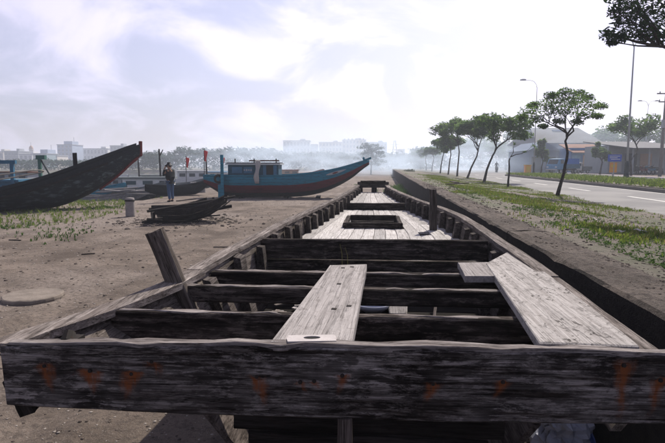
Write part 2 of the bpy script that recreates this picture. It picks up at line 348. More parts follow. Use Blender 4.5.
def wallc_mat():
    m, nt, b, o = newmat('old_concrete'); g = G(nt); v = g.obj()
    n1 = g.noise(v, 1.4, 6, .65); n2 = g.noise(v, 17, 7, .78); n3 = g.noise(v, 95, 4, .75)
    col = g.mix(g.ramp(n1, .35, .65), (.165, .137, .118), (.085, .07, .06)); col = g.mix(g.ramp(n2, .47, .57, 0, .8), col, (.045, .037, .033)); col = g.mix(g.ramp(n3, .55, .64, 0, .55), col, (.27, .235, .21))
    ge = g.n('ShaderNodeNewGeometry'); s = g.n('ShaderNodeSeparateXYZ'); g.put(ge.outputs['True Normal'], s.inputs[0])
    side = g.ramp(g.math('ABSOLUTE', s.outputs[2]), .75, .35); col = g.mix(g.math('MULTIPLY', side, .85), col, (.028, .026, .025))     # shade of the upright faces, painted into the colour
    g.put(col, b.inputs['Base Color']); b.inputs['Roughness'].default_value = .95; b.inputs['Specular IOR Level'].default_value = .15
    g.bump(g.math('ADD', g.math('MULTIPLY', n2, 1.0), g.math('MULTIPLY', n3, .6)), 1, .04, b); return m
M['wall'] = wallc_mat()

# ------------------------------------------------------------------ setting: quay, wall, verge, road, water, far land
def wall_x(Y): return .1015 * Y + 1.218
def road_x(Y): return .14 * Y + 5.75
def gz(x, y):
    h = .018 * noise.noise((x * .9, y * .9, 1)) + .03 * noise.noise((x * .25, y * .25, 4)) + .011 * noise.noise((x * 3.1, y * 3.1, 6))
    for x0 in (-2.3, -3.85):                                   # wheel ruts along the quay
        d = (x - x0 - .075 * y - .25 * math.sin(y * .22)) / .17; h += (-.028 * math.exp(-d * d) + .012 * math.exp(-(abs(d) - 1.6) ** 2 * 2)) if abs(d) < 4 else 0
    return h
def grid(name, mat, us, rows, fn, smooth=True):
    vs, fs = [], []
    for r in rows:
        for u in us: vs.append(fn(u, r))
    n = len(us)
    for i in range(len(rows) - 1):
        for j in range(n - 1): fs.append((i * n + j, i * n + j + 1, (i + 1) * n + j + 1, (i + 1) * n + j))
    return tag(MB().add(vs, fs).build(name, mat, smooth=smooth), kind='structure')
def geo(a, b, d0, g=1.03):
    out = [a]; d = d0
    while out[-1] + d < b: out.append(out[-1] + d); d *= g
    return out + [b]
def quay_edge(Y):
    if Y < 20: return -26.0
    if Y < 24: return -26 + (Y - 20) / 4 * 17.2
    return -8.8 - .012 * (Y - 24)
def qfn(u, Y):
    x = quay_edge(Y) * (1 - u) + (wall_x(Y) + .1) * u; return (x, Y, gz(x, Y))
grid('ground', M['dirt'], [(i / 240) ** .75 for i in range(241)], geo(-3, 150, .09, 1.014), qfn)
MB().add([(quay_edge(y), y, z) for y in (20, 24, 150) for z in (-1.6, .02)], [(0, 1, 3, 2), (2, 3, 5, 4)]).build('quay_face', M['wall'])['kind'] = 'structure'
MB().add([(-26, 20, -1.6), (-26, 20, .02), (-260, 19, -1.6), (-260, 19, .02)], [(0, 1, 3, 2)]).build('quay_side_face', M['wall'])['kind'] = 'structure'
MB().add([(-900, -10, -.02), (-26, -10, -.02), (-26, 20, .0), (-900, 20, .0)], [(0, 1, 2, 3)]).build('side_ground', M['dirt'])['kind'] = 'structure'
MB().add([(-900, 19, -1.0), (-8, 19, -1.0), (-8, 160, -1.0), (-900, 160, -1.0)], [(0, 1, 2, 3)]).build('river_water', M['water'])['kind'] = 'structure'
MB().add([(-900, 150, -1.3), (-9.5, 150, -1.3), (-9.5, 155, .1), (-900, 155, .1), (-900, 950, .3), (900, 950, .3), (900, 150, -.02), (-9.5, 150, -.02)],
         [(0, 1, 2, 3), (3, 2, 7, 6, 5, 4)]).build('far_ground', M['verge'])['kind'] = 'structure'
def verge_z(x, Y):
    a, b = wall_x(Y) + .42, road_x(Y); f = min(1, max(0, (x - a) / (b - a)))
    base = .93 - .40 * (f * f * (3 - 2 * f)) if Y > 0 else .9
    return base + .03 * noise.noise((x * .8, Y * .8, 7)) + .035 * noise.noise((x * .3, Y * .3, 2))
def vfn(u, Y):
    x = (wall_x(Y) + .40) * (1 - u) + (road_x(Y) + .15 + .35 * noise.noise((Y * .35, 3, 3))) * u
    return (x, Y, verge_z(x, Y) if u < 1 else .47)
grid('verge', M['verge'], [i / 30 for i in range(31)], geo(-2, 150, .15, 1.02), vfn)
RZ = .5
road = tag(MB().add([(road_x(-4) - .6, -4, RZ), (road_x(-4) + 17.6, -4, RZ), (road_x(260) + 17.6, 260, RZ), (road_x(260) - .6, 260, RZ)], [(0, 1, 2, 3)]).build('road', M['asphalt']), kind='structure')
def lane(L0, L1, Y0, Y1, z): return [(.14 * Y0 + L0, Y0, z), (.14 * Y0 + L1, Y0, z), (.14 * Y1 + L1, Y1, z), (.14 * Y1 + L0, Y1, z)]
M['marking'] = paint('road_marking', (.52, .52, .5), .7, .4, 5, (.2, .2, .2), .6)
for k in range(9):
    y0 = 9 + k * 7.0
    MB().add(lane(8.15, 8.3, y0, y0 + 3, RZ + .004), [(0, 1, 2, 3)]).build('lane_marking', M['marking'], road)
MB().add(lane(10.35, 10.47, -4, 55, RZ + .004), [(0, 1, 2, 3)]).build('edge_line', M['marking'], road)
MB().add([(road_x(-4) + 17.6, -4, .62), (400, -4, .62), (900, 260, .62), (900, 900, .4), (200, 900, .4), (road_x(260) + 17.6, 260, .5), ], [(0, 1, 2, 3, 4, 5)]).build('pavement', M['dirt'])['kind'] = 'structure'
# planted median strip with a rounded nose
med_y0, med_y1 = -3, 55
def medpt(L, Y, z): return (.14 * Y + L, Y, z)
nose = [(13.2 + 2.6 * math.cos(a), 55 + 2.6 * math.sin(a)) for a in [math.pi * i / 10 for i in range(11)]]
ring = [(15.8, -3)] + nose + [(10.6, -3)]
kb = MB(); kb.prism([(medpt(L, Y, 0)[0], Y) for L, Y in ring], RZ - .05, RZ + .15)
kb.build('median_kerb', M['kerb'])['kind'] = 'structure'
med = MB(); med.prism([(medpt(13.2 + (L - 13.2) * .94, Y, 0)[0], Y if Y < 0 else (Y if Y <= 55 else 55 + (Y - 55) * .94)) for L, Y in ring], RZ + .1, RZ + .19)
med.build('median', M['verge'])['kind'] = 'structure'

# the old concrete wall along the quay, cast in lengths
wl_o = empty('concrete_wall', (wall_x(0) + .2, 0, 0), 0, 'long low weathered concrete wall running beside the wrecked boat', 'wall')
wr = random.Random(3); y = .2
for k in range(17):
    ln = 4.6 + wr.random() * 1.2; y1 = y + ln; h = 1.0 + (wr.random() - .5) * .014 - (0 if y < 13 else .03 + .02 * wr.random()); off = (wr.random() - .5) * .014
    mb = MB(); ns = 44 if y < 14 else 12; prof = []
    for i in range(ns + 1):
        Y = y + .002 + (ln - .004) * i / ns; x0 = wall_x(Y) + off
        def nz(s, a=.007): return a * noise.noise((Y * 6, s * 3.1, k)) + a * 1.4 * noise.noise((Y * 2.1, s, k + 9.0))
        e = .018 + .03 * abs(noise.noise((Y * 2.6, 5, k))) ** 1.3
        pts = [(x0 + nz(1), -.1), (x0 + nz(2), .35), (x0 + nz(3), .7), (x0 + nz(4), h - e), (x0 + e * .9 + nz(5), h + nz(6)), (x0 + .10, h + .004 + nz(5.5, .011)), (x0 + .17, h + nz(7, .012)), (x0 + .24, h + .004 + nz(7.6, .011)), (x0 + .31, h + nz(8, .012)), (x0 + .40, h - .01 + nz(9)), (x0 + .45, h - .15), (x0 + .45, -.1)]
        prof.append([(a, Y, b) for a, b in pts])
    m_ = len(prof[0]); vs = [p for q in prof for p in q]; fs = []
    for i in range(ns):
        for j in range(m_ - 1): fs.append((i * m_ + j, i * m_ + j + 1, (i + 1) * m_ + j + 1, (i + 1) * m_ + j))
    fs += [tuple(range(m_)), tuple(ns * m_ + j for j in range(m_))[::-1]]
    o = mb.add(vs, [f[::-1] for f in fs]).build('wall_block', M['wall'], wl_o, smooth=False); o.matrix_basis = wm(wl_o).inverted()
    y = y1

# ------------------------------------------------------------------ the wrecked wooden boat in front (local x = towards its bow, y = its left)
AX = math.atan(.083)
boat = empty('wooden_boat', (.107, 1.65, 0), math.pi / 2 - AX, 'long weathered grey wooden boat wreck with bare cross beams filling the foreground', 'boat')
def interp(t, tab):
    for (a, b), (c, d) in zip(tab, tab[1:]):
        if t <= c: f = (t - a) / (c - a); return b + (d - b) * f
    return tab[-1][1]
HWL = [(-.2, 1.30), (0, 1.27), (.1, 1.24), (.3, 1.15), (.5, 1.08), (.8, .985), (1.2, .95), (2, .905), (3, .86), (4, .79), (5.7, .66), (7.5, .53), (9.5, .39), (10.4, .33)]
HWR = [(-.2, .96), (0, .95), (1, .94), (2, .94), (3, .96), (4, .96), (5, .88), (6.8, .66), (8, .50), (9.4, .33), (10.4, .27)]
def hw(s, side=1): return interp(s, HWL if side > 0 else HWR)
def sheer(s): return interp(s, [(-.2, .99), (0, 1.0), (.5, 1.015), (.85, 1.035), (1.5, 1.06), (4, 1.075), (6.5, 1.08), (8.5, 1.12), (10.4, 1.18)])
SEC = [(1.0, 1.0), (.975, .80), (.92, .58), (.80, .37), (.55, .2), (.07, .06)]
def sect(s, k, inset=0, side=1):
    fx, fz = SEC[k]; rise = .45 * max(0, (s - 7.5) / 2.9) ** 2; z0 = .08 + rise * (1 - fz)
    tuck = 1 if s > 1.8 else 1 - (1 - fz) * .55 * (1.8 - s) / 1.8
    return (hw(s, side) if k == 0 else min(.94, hw(s, side))) * fx * tuck - inset, z0 + (sheer(s) - z0) * (fz - .06) / .94
ss = [-.02 + 10.32 * i / 30 for i in range(31)]
for side in (1, -1):
    for k in range(5):
        vs, fs = [], []
        for s in (ss if k == 0 else [.42 + 9.88 * i / 30 for i in range(31)]):
            y0, z0 = sect(s, k, 0, side); y1, z1 = sect(s, k + 1, 0, side); t = .034
            jz = .006 * noise.noise((s * 2.3, k, side)) if k == 0 else 0
            vs += [(s, side * y0, z0 - .004 + jz), (s, side * y1, z1 + .004), (s, side * (y1 - t), z1 + .004), (s, side * (y0 - t), z0 - .004 + jz)]
        n = len(ss)
        for i in range(n - 1):
            for j in range(4): fs.append((i * 4 + j, (i + 1) * 4 + j, (i + 1) * 4 + (j + 1) % 4, i * 4 + (j + 1) % 4))
        fs += [(0, 1, 2, 3), tuple((n - 1) * 4 + j for j in (3, 2, 1, 0))]
        if side > 0: fs = [f[::-1] for f in fs]
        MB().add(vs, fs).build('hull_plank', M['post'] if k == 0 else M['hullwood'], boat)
    # cap rail, in scarfed lengths
    cuts = [-.03, 1.05, 3.1, 5.3, 7.6, 10.2]
    for a, b in zip(cuts, cuts[1:]):
        n = 8; vs, fs = [], []; dz = _pr.random() * .012
        for i in range(n + 1):
            s = a + .004 + (b - a - .008) * i / n; y0 = hw(s, side); z = sheer(s) + dz
            j = .006 * noise.noise((s * 3, side, 2)); w0 = .075 if side > 0 and b < 2 else .05
            vs += [(s, side * (y0 + .035 + j), z), (s, side * (y0 - w0 + j), z), (s, side * (y0 - w0 + j), z + .032), (s, side * (y0 + .035 + j), z + .032)]
        for i in range(n):
            for j in range(4): fs.append((i * 4 + j, (i + 1) * 4 + j, (i + 1) * 4 + (j + 1) % 4, i * 4 + (j + 1) % 4))
        fs += [(0, 1, 2, 3), tuple(n * 4 + j for j in (3, 2, 1, 0))]
        MB().add(vs, fs if side < 0 else [f[::-1] for f in fs]).build('gunwale', M['pale_top'], boat)
    # ribs
    s = .22
    while s < 10.0:
        lean = (_pr.random() - .5) * .14; vs = []; t = .105 * (.75 + .5 * _pr.random()); d = .065
        near = any(abs(s - q) < .1 for q in (.47, .85, 1.23, 2.3))
        for k in range(5):
            y0, z0 = sect(s, k, .036, side); dx = lean * (1 - k / 5)
            if k == 0:
                z0 += -.015 + .04 * _pr.random(); y0 -= .02
            dd = d if k else d * .7
            vs += [(s + dx - t / 2, side * y0, z0), (s + dx + t / 2, side * y0, z0 + (_pr.random() - .5) * .02 * (k == 0)), (s + dx + t / 2, side * (y0 - dd), z0 - .01), (s + dx - t / 2, side * (y0 - dd), z0 - .01)]
        fs = []
        for k in range(4):
            for j in range(4): fs.append((k * 4 + j, k * 4 + (j + 1) % 4, (k + 1) * 4 + (j + 1) % 4, (k + 1) * 4 + j))
        fs += [(3, 2, 1, 0), (16, 17, 18, 19)]
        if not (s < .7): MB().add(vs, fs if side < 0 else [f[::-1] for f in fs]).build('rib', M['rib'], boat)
        s += .38 + .14 * _pr.random()
# keel
plank('keel', (0, 0, .1), (9.2, 0, .1), .12, .14, M['hullwood'], boat)
plank('stem_post', (9.0, 0, .12), (10.45, 0, 1.22), .12, .14, M['hullwood'], boat)
# stern cross beam with bolts and rust runs; its own x runs from the boat's left to its right
spots = [(-.985, .035, .035, .10), (-.83, .02, .055, .085), (-.69, .012, .045, .09), (-.62, .06, .028, .05), (-.275, .012, .032, .11), (-.135, -.005, .02, .035), (-.09, 0, .02, .03), (0.0, .022, .028, .065),
         (.285, .0, .035, .06), (.50, .012, .032, .05), (.86, .08, .035, .19), (.97, .03, .03, .12)]
M['stern'] = wood('stern_beam_wood', (.225, .205, .20), (.03, .024, .021), .5, .85, (.007, .0055, .005), .55, mottle=1.0, extra=rust_marks([(x - .04, z * .9 + .005, w * .8, L * .95) for x, z, w, L in spots]))
sb = plank('stern_beam', (-.066, 1.20, .95), (-.033, -1.14, .965), .056, .205, M['stern'], boat, n=22, jag=.0035, crown=.016, bow=.016, ch=.006)
tp = plank('beam_top_strip', (-.066, 1.19, 1.058), (-.034, -1.12, 1.073), .044, .008, M['litbeamtop'], boat, n=30, jag=.008, ch=.002, crown=.016)  # thin pale strip that paints the beam's top as lit
for x, z, w, L in spots:
    b = MB().tube([(x - .04, -.02, z * .9 + .008), (x - .04, -.0315, z * .9 + .008)], [.009, .006], 8).build('bolt', M['iron'], sb)
# knee and stub at the beam's left end
plank('knee', (-.045, 1.20, .93), (-.02, 1.16, .80), .07, .05, M['darkwood'], boat, up=(1, 0, 0))
# transom boards behind the beam, keel prop under it
for i in range(4):
    z = .78 - i * .165; w_ = .62 - .06 * i
    plank('transom_board', (.40, w_, z), (.40, -w_, z), .03, .155, M['darkwood'], boat)  # shade behind the beam deepened by the boards' dark colour
plank('prop', (-.07, .07, 0), (-.06, .062, .845), .05, .05, M['hullwood'], boat, up=(1, 0, 0))
# cross beams
for s, zt, h, t, hwf, m in ((.405, 1.04, .15, .06, 1.0, 'beam'), (.85, 1.045, .08, .07, 1.0, 'beam'), (1.23, 1.043, .085, .07, 1.0, 'beam')):
    y0, y1 = hw(s, 1) - .045, hw(s, -1) - .045
    p = plank('cross_beam', (s, y0, zt - h / 2), (s + .01, -y1, zt - h / 2), t, h, M[m], boat, n=14, jag=.005)
    plank('beam_top_strip', (s, y0 - .02, zt - .002), (s + .01, -y1 + .02, zt - .002), t * .5, .008, M['litbeamtop'], boat, n=24, jag=.010, ch=.002)  # pale strip, the lit top of the beam put into colour
y0 = hw(2.3) - .02
plank('bulkhead_board', (2.3, y0, 1.0), (2.3, -y0, 1.005), .05, .155, M['beam'], boat, n=14, jag=.005)
plank('bulkhead_board', (2.335, y0, .83), (2.335, -y0, .83), .045, .165, M['beam'], boat, n=10, jag=.004)
plank('bulkhead_board', (2.345, y0 - .08, .655), (2.345, -y0 + .08, .655), .045, .165, M['darkwood'], boat, n=6)
# deck planks between bulkhead and fore bulkhead, round the hatch
DZ = .90; wv = .148; H0, H1, HY = 4.47, 5.4, .27
def dedge(s, side): return hw(s, side) - .10
def deckpiece(a, b, yc, w, z, mat, z1=None):
    if b - a < .12: return
    plank('deck_plank', (a, yc, z + (_pr.random() - .5) * .006), (b, yc, (z1 if z1 is not None else z) + (_pr.random() - .5) * .006), w - .007, .03, mat, boat, n=6, jag=.0025, ch=.004)
def deck_strip(a, b, f0, f1, z0, z1, sa, sb, mat, n=7):
    """one deck plank from station a to b that fills the share f0..f1 of the deck's width there"""
    M0 = Matrix.Translation(((a + b) / 2, 0, z0)); vs = []; jz = (_pr.random() - .5) * .008; jt = (_pr.random() - .5) * .006
    for i in range(n + 1):
        s_ = a + .002 + (b - a - .004) * i / n; l_, r_ = dedge(s_, 1) + .03, -dedge(s_, -1) - .03; y0 = r_ + (l_ - r_) * f0 + .002; y1 = r_ + (l_ - r_) * f1 - .002
        z = (z0 + (z1 - z0) * (s_ - sa) / (sb - sa)) + jz - z0 + .003 * noise.noise((s_ * 2, f0 * 9, 3)); x = s_ - (a + b) / 2; w0 = .002 * noise.noise((s_ * 5, f0 * 20, 1))
        vs += [(x, y0 + w0, z - .028), (x, y1 + w0, z - .028), (x, y1 + w0, z - .003 + jt), (x, y1 - .004 + w0, z + jt), (x, y0 + .004 + w0, z - jt), (x, y0 + w0, z - .003 - jt)]
    fs = [(i * 6 + k, (i + 1) * 6 + k, (i + 1) * 6 + (k + 1) % 6, i * 6 + (k + 1) % 6) for i in range(n) for k in range(6)] + [tuple(range(6)), tuple(n * 6 + k for k in range(6))[::-1]]
    return link('deck_plank', MB().add(vs, fs).mesh('deck_plank', mat), boat, M0)
ND = 13
for k in range(ND):
    f0, f1 = k / ND, (k + 1) / ND; cuts_ = [(2.36, 6.98)]
    yc = -dedge(5, -1) + (dedge(5, 1) + dedge(5, -1)) * (f0 + f1) / 2
    if abs(yc) < HY + .03: cuts_ = [(2.36, H0), (H1, 6.98)]
    elif k == 2: cuts_ = [(2.36, 3.95), (4.2, 6.98)]
    elif k == 11: cuts_ = [(2.36, 2.8), (2.98, 3.25), (3.5, 6.98)]
    elif k == 10: cuts_ = [(2.36, 2.62), (2.74, 6.98)]
    else: c = 3.3 + _pr.random() * 2.4; cuts_ = [(2.36, c), (c, 6.98)]
    for a, b in cuts_: deck_strip(a, b, f0, f1, DZ, DZ, 2.36, 6.98, M['deck'])
for (p, q) in (((H0, HY + .04, .925), (H0, -HY - .04, .925)), ((H1, HY + .04, .925), (H1, -HY - .04, .925)), ((H0, HY + .06, .92), (H1, HY + .06, .92)), ((H0, -HY - .06, .92), (H1, -HY - .06, .92))):
    plank('hatch_coaming', p, q, .05, .09, M['beam'], boat, n=6)
plank('hatch_bar', (H0 + .45, HY, .91), (H0 + .45, -HY, .91), .05, .06, M['beam'], boat)
# fore bulkhead, foredeck, bow block
y0 = .52
plank('bulkhead_board', (7.05, y0, .945), (7.05, -y0, .945), .08, .125, M['beam'], boat, n=10, jag=.008)
plank('beam_top_strip', (7.05, y0, 1.008), (7.05, -y0, 1.008), .075, .012, M['rib'], boat, n=10, jag=.008, ch=.003)
for k in range(7): deck_strip(7.11, 9.9, k / 7, (k + 1) / 7, .965, 1.045, 7.11, 9.9, M['deck'])
plank('bow_block', (10.2, .38, 1.205), (10.22, -.32, 1.205), .26, .13, M['rib'], boat, n=8, jag=.008)
plank('bow_block', (10.02, .3, 1.285), (10.04, -.25, 1.285), .16, .03, M['beam'], boat, n=6, jag=.006)
fit = W2I = wm(boat).inverted() @ at(71, 341, z=1.05); MB().box((fit.x, fit.y, 1.045), (.07, .06, .035)).tube([(fit.x - .02, fit.y, 1.05), (fit.x + .01, fit.y + .01, 1.075)], [.026, .02], 8).build('iron_fitting', M['iron'], boat)
# posts that stand up from the sides
plank('timber_head', (.82, .90, .90), (.80, 1.055, 1.325), .052, .085, M['post'], boat, up=(0, 1, .2), n=6, jag=.004)
plank('timber_head', (4.35, -.70, .80), (4.35, -.685, 1.38), .08, .08, M['rib'], boat, up=(1, 0, 0), n=6, jag=.006)
# side deck board and short board on the right
W2B = wm(boat).inverted()
def lb(x, y, z): v = W2B @ at(x, y, z=z); return (v.x, v.y)
def slab(name, pix, z, t, mat, parent, axis):
    """a board whose outline is given in the plane of its top, grain along axis"""
    P = [W2B @ at(x, y, z=z) for x, y in pix] if parent else [at(x, y, z=z) for x, y in pix]
    c = sum(P, Vector()) / len(P); ax = Vector((axis[0], axis[1], 0)).normalized(); Mx = Matrix.Rotation(math.atan2(ax.y, ax.x), 4, 'Z'); Mx.translation = (c.x, c.y, z - t / 2)
    inv = Mx.inverted(); poly = [inv @ Vector((p.x, p.y, z - t / 2)) for p in P]
    if sum(a.x * b.y - b.x * a.y for a, b in zip(poly, poly[1:] + poly[:1])) < 0: poly = poly[::-1]
    out = []
    for a, b in zip(poly, poly[1:] + poly[:1]):
        for i in range(6): q = a.lerp(b, i / 6); out.append((q.x + .003 * noise.noise((q.x * 40, q.y * 40, 1)), q.y + .003 * noise.noise((q.x * 40, q.y * 40, 5))))
    mb = MB(); n = len(out); inn = [(x * .992, y * .985) for x, y in out]
    vs = [(x, y, -t / 2) for x, y in out] + [(x, y, t / 2 - .004) for x, y in out] + [(x, y, t / 2) for x, y in inn]
    fs = [tuple(range(n))[::-1], tuple(range(2 * n, 3 * n))]
    for i in range(n):
        j = (i + 1) % n; fs += [(i, j, n + j, n + i), (n + i, n + j, 2 * n + j, 2 * n + i)]
    mb.add(vs, fs); return link(name, mb.mesh(name, mat), parent, Mx), Mx
slab('side_deck_board', [(540, 342.5), (640, 346), (600, 314), (548, 274), (517, 254), (507, 252), (486, 263)], 1.084, .034, M['board'], boat, (1, -.0))
slab('short_board', [(458, 262.5), (495, 262), (499, 276), (465, 276)], 1.079, .034, M['plank'], boat, (1, 0))
# floor boards in the hull with scraps
for i in range(5):
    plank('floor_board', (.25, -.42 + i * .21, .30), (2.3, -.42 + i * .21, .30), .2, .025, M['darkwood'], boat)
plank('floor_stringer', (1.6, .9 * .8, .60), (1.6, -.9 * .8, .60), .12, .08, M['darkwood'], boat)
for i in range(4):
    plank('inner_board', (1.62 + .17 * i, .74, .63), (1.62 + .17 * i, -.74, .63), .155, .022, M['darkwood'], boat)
IZ = .643

# ------------------------------------------------------------------ loose things in and on the front boat
pl, plM = slab('loose_plank', [(330, 265), (367, 264), (352, 343), (270, 342)], 1.083, .036, M['plank'], None, (.127, 1))
tag(pl, 'long broad pale grey plank laid loose over the middle of the cross beams', 'plank')
inv = plM.inverted()
for x, y in ((343, 268), (352, 267), (339, 284), (334, 309), (349, 306)):
    p = inv @ at(x, y, z=1.083); MB().box((p.x, p.y, .0192), (.018, .02, .0028)).build('nail_plate', M['iron'], pl)
c = at(312, 338, z=1.088)
wp = empty('hole_plate', (c.x, c.y, 1.0835), .05, 'small white plate with an oval hole at the near end of loose plank', 'plate')
mb = MB(); n = 24; outer = []
cor = [(-.085, -.034), (.085, -.034), (.085, .020), (.078, .034), (-.085, .034), (-.090, .0)]
for (ax_, ay_), (bx_, by_) in zip(cor, cor[1:] + cor[:1]): outer += [(ax_ + (bx_ - ax_) * i / 4, ay_ + (by_ - ay_) * i / 4) for i in range(4)]
inner = [(.028 * math.cos(math.atan2(y_ * 2.5, x_)), .015 * math.sin(math.atan2(y_ * 2.5, x_)) + .004) for x_, y_ in outer]
vs = [(x * .92, y * .9, z) for z in (0, .005) for x, y in outer] + [(x, y, z) for z in (0, .005) for x, y in inner]; fs = []
for i in range(n):
    j = (i + 1) % n; fs += [(i, j, n + j, n + i), (n + i, n + j, 3 * n + j, 3 * n + i), (2 * n + j, 2 * n + i, 3 * n + i, 3 * n + j)]
mb.add(vs, fs).build('plate', M['whiteplate'], wp)
MB().prism([(.028 * math.cos(2 * math.pi * i / n), .015 * math.sin(2 * math.pi * i / n) + .004) for i in range(n)], .0006, .0016).build('hole', M['black'], wp)
def inboat(s, y, z): return wm(boat) @ Vector((s, y, z))
# two dry stalks growing behind the plank
for i, (x0, x1) in enumerate(((343, 340), (349, 345))):
    a = at(x0, 264, Y=3.0); b = at(x1, 244 + 3 * i, Y=3.05)
    mb = MB().tube([a - Vector((0, 0, .25)), a.lerp(b, .5) + Vector((.003, 0, 0)), b], [.0025, .002, .001], 5)
    tag(mb.build('dry_stalk', M['grassdry'], loc=a), ['taller thin dry stalk sticking up behind the far end of loose plank', 'shorter thin dry stalk beside the taller one behind loose plank'][i], 'stalk', 'dry stalks behind the plank')
# scraps lying on the inner boards
dish = empty('broken_dish', inboat(1.84, -.02, IZ), .3, 'broken pale blue white plastic dish lying inside the boat under beams', 'dish')
mb = MB(); mb.lathe([(.02, 0), (.07, .006), (.11, .035), (.118, .06), (.112, .06), (.10, .036), (.06, .012), (.015, .01)], 20)
for i, p in enumerate(mb.v):
    if p[1] > .06: mb.v[i] = (p[0], .06 + .2 * (p[1] - .06), p[2])
mb.build('shell', M['bag'], dish, smooth=True)
def scrap(name, s, y, z, L, w, t, rz, mat, label, cat, group=None, tilt=0):
    p = inboat(s, y, z + t / 2 + abs(tilt) * L / 2); d = Vector((math.cos(rz), math.sin(rz), tilt)) * L / 2
    return tag(plank(name, p - d, p + d, w, t, mat, None, n=3, jag=w * .06, ch=t * .2), label, cat, group)
scrap('short_offcut', 1.82, -.19, IZ, .20, .12, .03, 1.45, M['plank'], 'pale square ended wooden offcut lying inside the boat right of dish', 'offcut', tilt=.25)
scrap('thin_lath', 1.85, -.45, IZ, .26, .02, .015, 1.3, M['pale_top'], 'thin upright pale lath leaning inside the boat on the right', 'lath', tilt=.5)
dr = random.Random(8)
for i in range(16):
    scrap('wood_chip', 1.7 + dr.random() * .3, .14 + dr.random() * .5, IZ + .002 * i, .05 + .11 * dr.random(), .015 + .03 * dr.random(), .008, dr.random() * 3.1, M[('plank', 'pale_top', 'whiteplate')[i % 3]],
          'small pale splinter in the heap left of the plank inside boat', 'wood chip', 'pale splinters inside the boat')
# bag and rubbish between boat and wall
def crumple(name, c, r, mat, label, cat, seed, sq=(1, 1, 1)):
    mb = MB(); nu, nv = 40, 26
    for i in range(nv + 1):
        th = math.pi * i / nv
        for j in range(nu):
            ph = 2 * math.pi * j / nu; d = Vector((math.sin(th) * math.cos(ph), math.sin(th) * math.sin(ph), math.cos(th)))
            q = 1 + .55 * noise.noise(d * 2.2 + Vector((seed, 0, 0))) + .3 * noise.noise(d * 5 + Vector((0, seed, 0))) + .22 * abs(noise.noise(d * 9 + Vector((seed, seed, 0))))
            mb.v.append((c[0] + d.x * r * q * sq[0], c[1] + d.y * r * q * sq[1], max(c[2] + .005, c[2] + r * sq[2] * (.55 + d.z * q * .8))))
    for i in range(nv):
        for j in range(nu): mb.f.append((i * nu + j, (i + 1) * nu + j, (i + 1) * nu + (j + 1) % nu, i * nu + (j + 1) % nu)); mb.m.append(0)
    return tag(mb.build(name, mat, loc=c), label, cat)
crumple('plastic_bag', (1.32, 2.85, .0), .17, M['bag'], 'crumpled pale plastic bag on the ground under right end of stern beam', 'bag', 3, (.8, 1, 1.25))
crumple('blue_bag', (1.48, 2.95, .0), .13, M['bluebag'], 'crumpled blue plastic bag beside the pale bag under stern beam', 'bag', 7, (.7, 1, 1.3))

# ------------------------------------------------------------------ generic boat hull
def hull_mesh(L, half, keel, shr, bands, n=34, m=10, thick=.05, rot=0):
    """bow at +x. half/keel/shr: tables over t 0..1; bands: material slot for each of the m rows from the keel up; last slot is the inside"""
    mb = MB(); ins = max(bands) + 1
    def P(t, u, inner=False):
        b = interp(t, half); k = interp(t, keel); s = interp(t, shr); x = (t - .5) * L
        yy = b * math.sin(u * math.pi / 2) ** .75; z = k + (s - k) * (1 - math.cos(u * math.pi / 2)) ** .9
        if inner: yy = max(0, yy - thick); z = max(z, k + thick)
        return x, yy, z
    for side in (1, -1):
        for inner in (False, True):
            k0 = len(mb.v)
            for i in range(n + 1):
                for j in range(m + 1):
                    x, yy, z = P(i / n, j / m, inner); mb.v.append((x, side * yy, z))
            for i in range(n):
                for j in range(m):
                    a = k0 + i * (m + 1) + j; f = (a, a + m + 1, a + m + 2, a + 1)
                    if (side > 0) != inner: f = f[::-1]
                    mb.f.append(f); mb.m.append(ins if inner else bands[j])
        ko = len(mb.v) - 2 * (n + 1) * (m + 1); ki = ko + (n + 1) * (m + 1)
        for i in range(n):
            a, b = ko + i * (m + 1) + m, ki + i * (m + 1) + m; f = (a, a + m + 1, b + m + 1, b); mb.f.append(f if side < 0 else f[::-1]); mb.m.append(bands[-1])
    return mb
def smooth_tab(tab, n=24):
    out = []
    for i in range(n + 1):
        t = i / n; s = 0; w_ = 0
        for d in range(-4, 5): u = min(1, max(0, t + d * .012)); s += interp(u, tab); w_ += 1
        out.append((t, s / w_))
    return out
def rail(parent, L, half, shr, side, mat, name='gunwale', dz=.02, off=.02, w=.09, t=.07, t0=0, t1=.985):
    pts = [((t_ - .5) * L, side * (interp(t_, half) - off), interp(t_, shr) + dz) for t_ in [t0 + (t1 - t0) * i / 22 for i in range(23)]]
    mb = MB(); vs = []
    for x, y_, z in pts: vs += [(x, y_ - w / 2, z - t / 2), (x, y_ + w / 2, z - t / 2), (x, y_ + w / 2, z + t / 2), (x, y_ - w / 2, z + t / 2)]
    fs = [(i * 4 + j, i * 4 + (j + 1) % 4, (i + 1) * 4 + (j + 1) % 4, (i + 1) * 4 + j) for i in range(22) for j in range(4)] + [(3, 2, 1, 0), (88, 89, 90, 91)]
    return mb.add(vs, fs).build(name, mat, parent)
def deck(parent, L, half, shr, drop, mat, t0=.05, t1=.93):
    mb = MB(); ts = [t0 + (t1 - t0) * i / 16 for i in range(17)]; v = []
    for t in ts: b = max(.02, interp(t, half) * .9 - .05); z = interp(t, shr) - drop; v += [((t - .5) * L, b, z), ((t - .5) * L, -b, z)]
    mb.add(v, [(i * 2, i * 2 + 1, i * 2 + 3, i * 2 + 2) for i in range(16)]); return mb.build('deck', mat, parent)

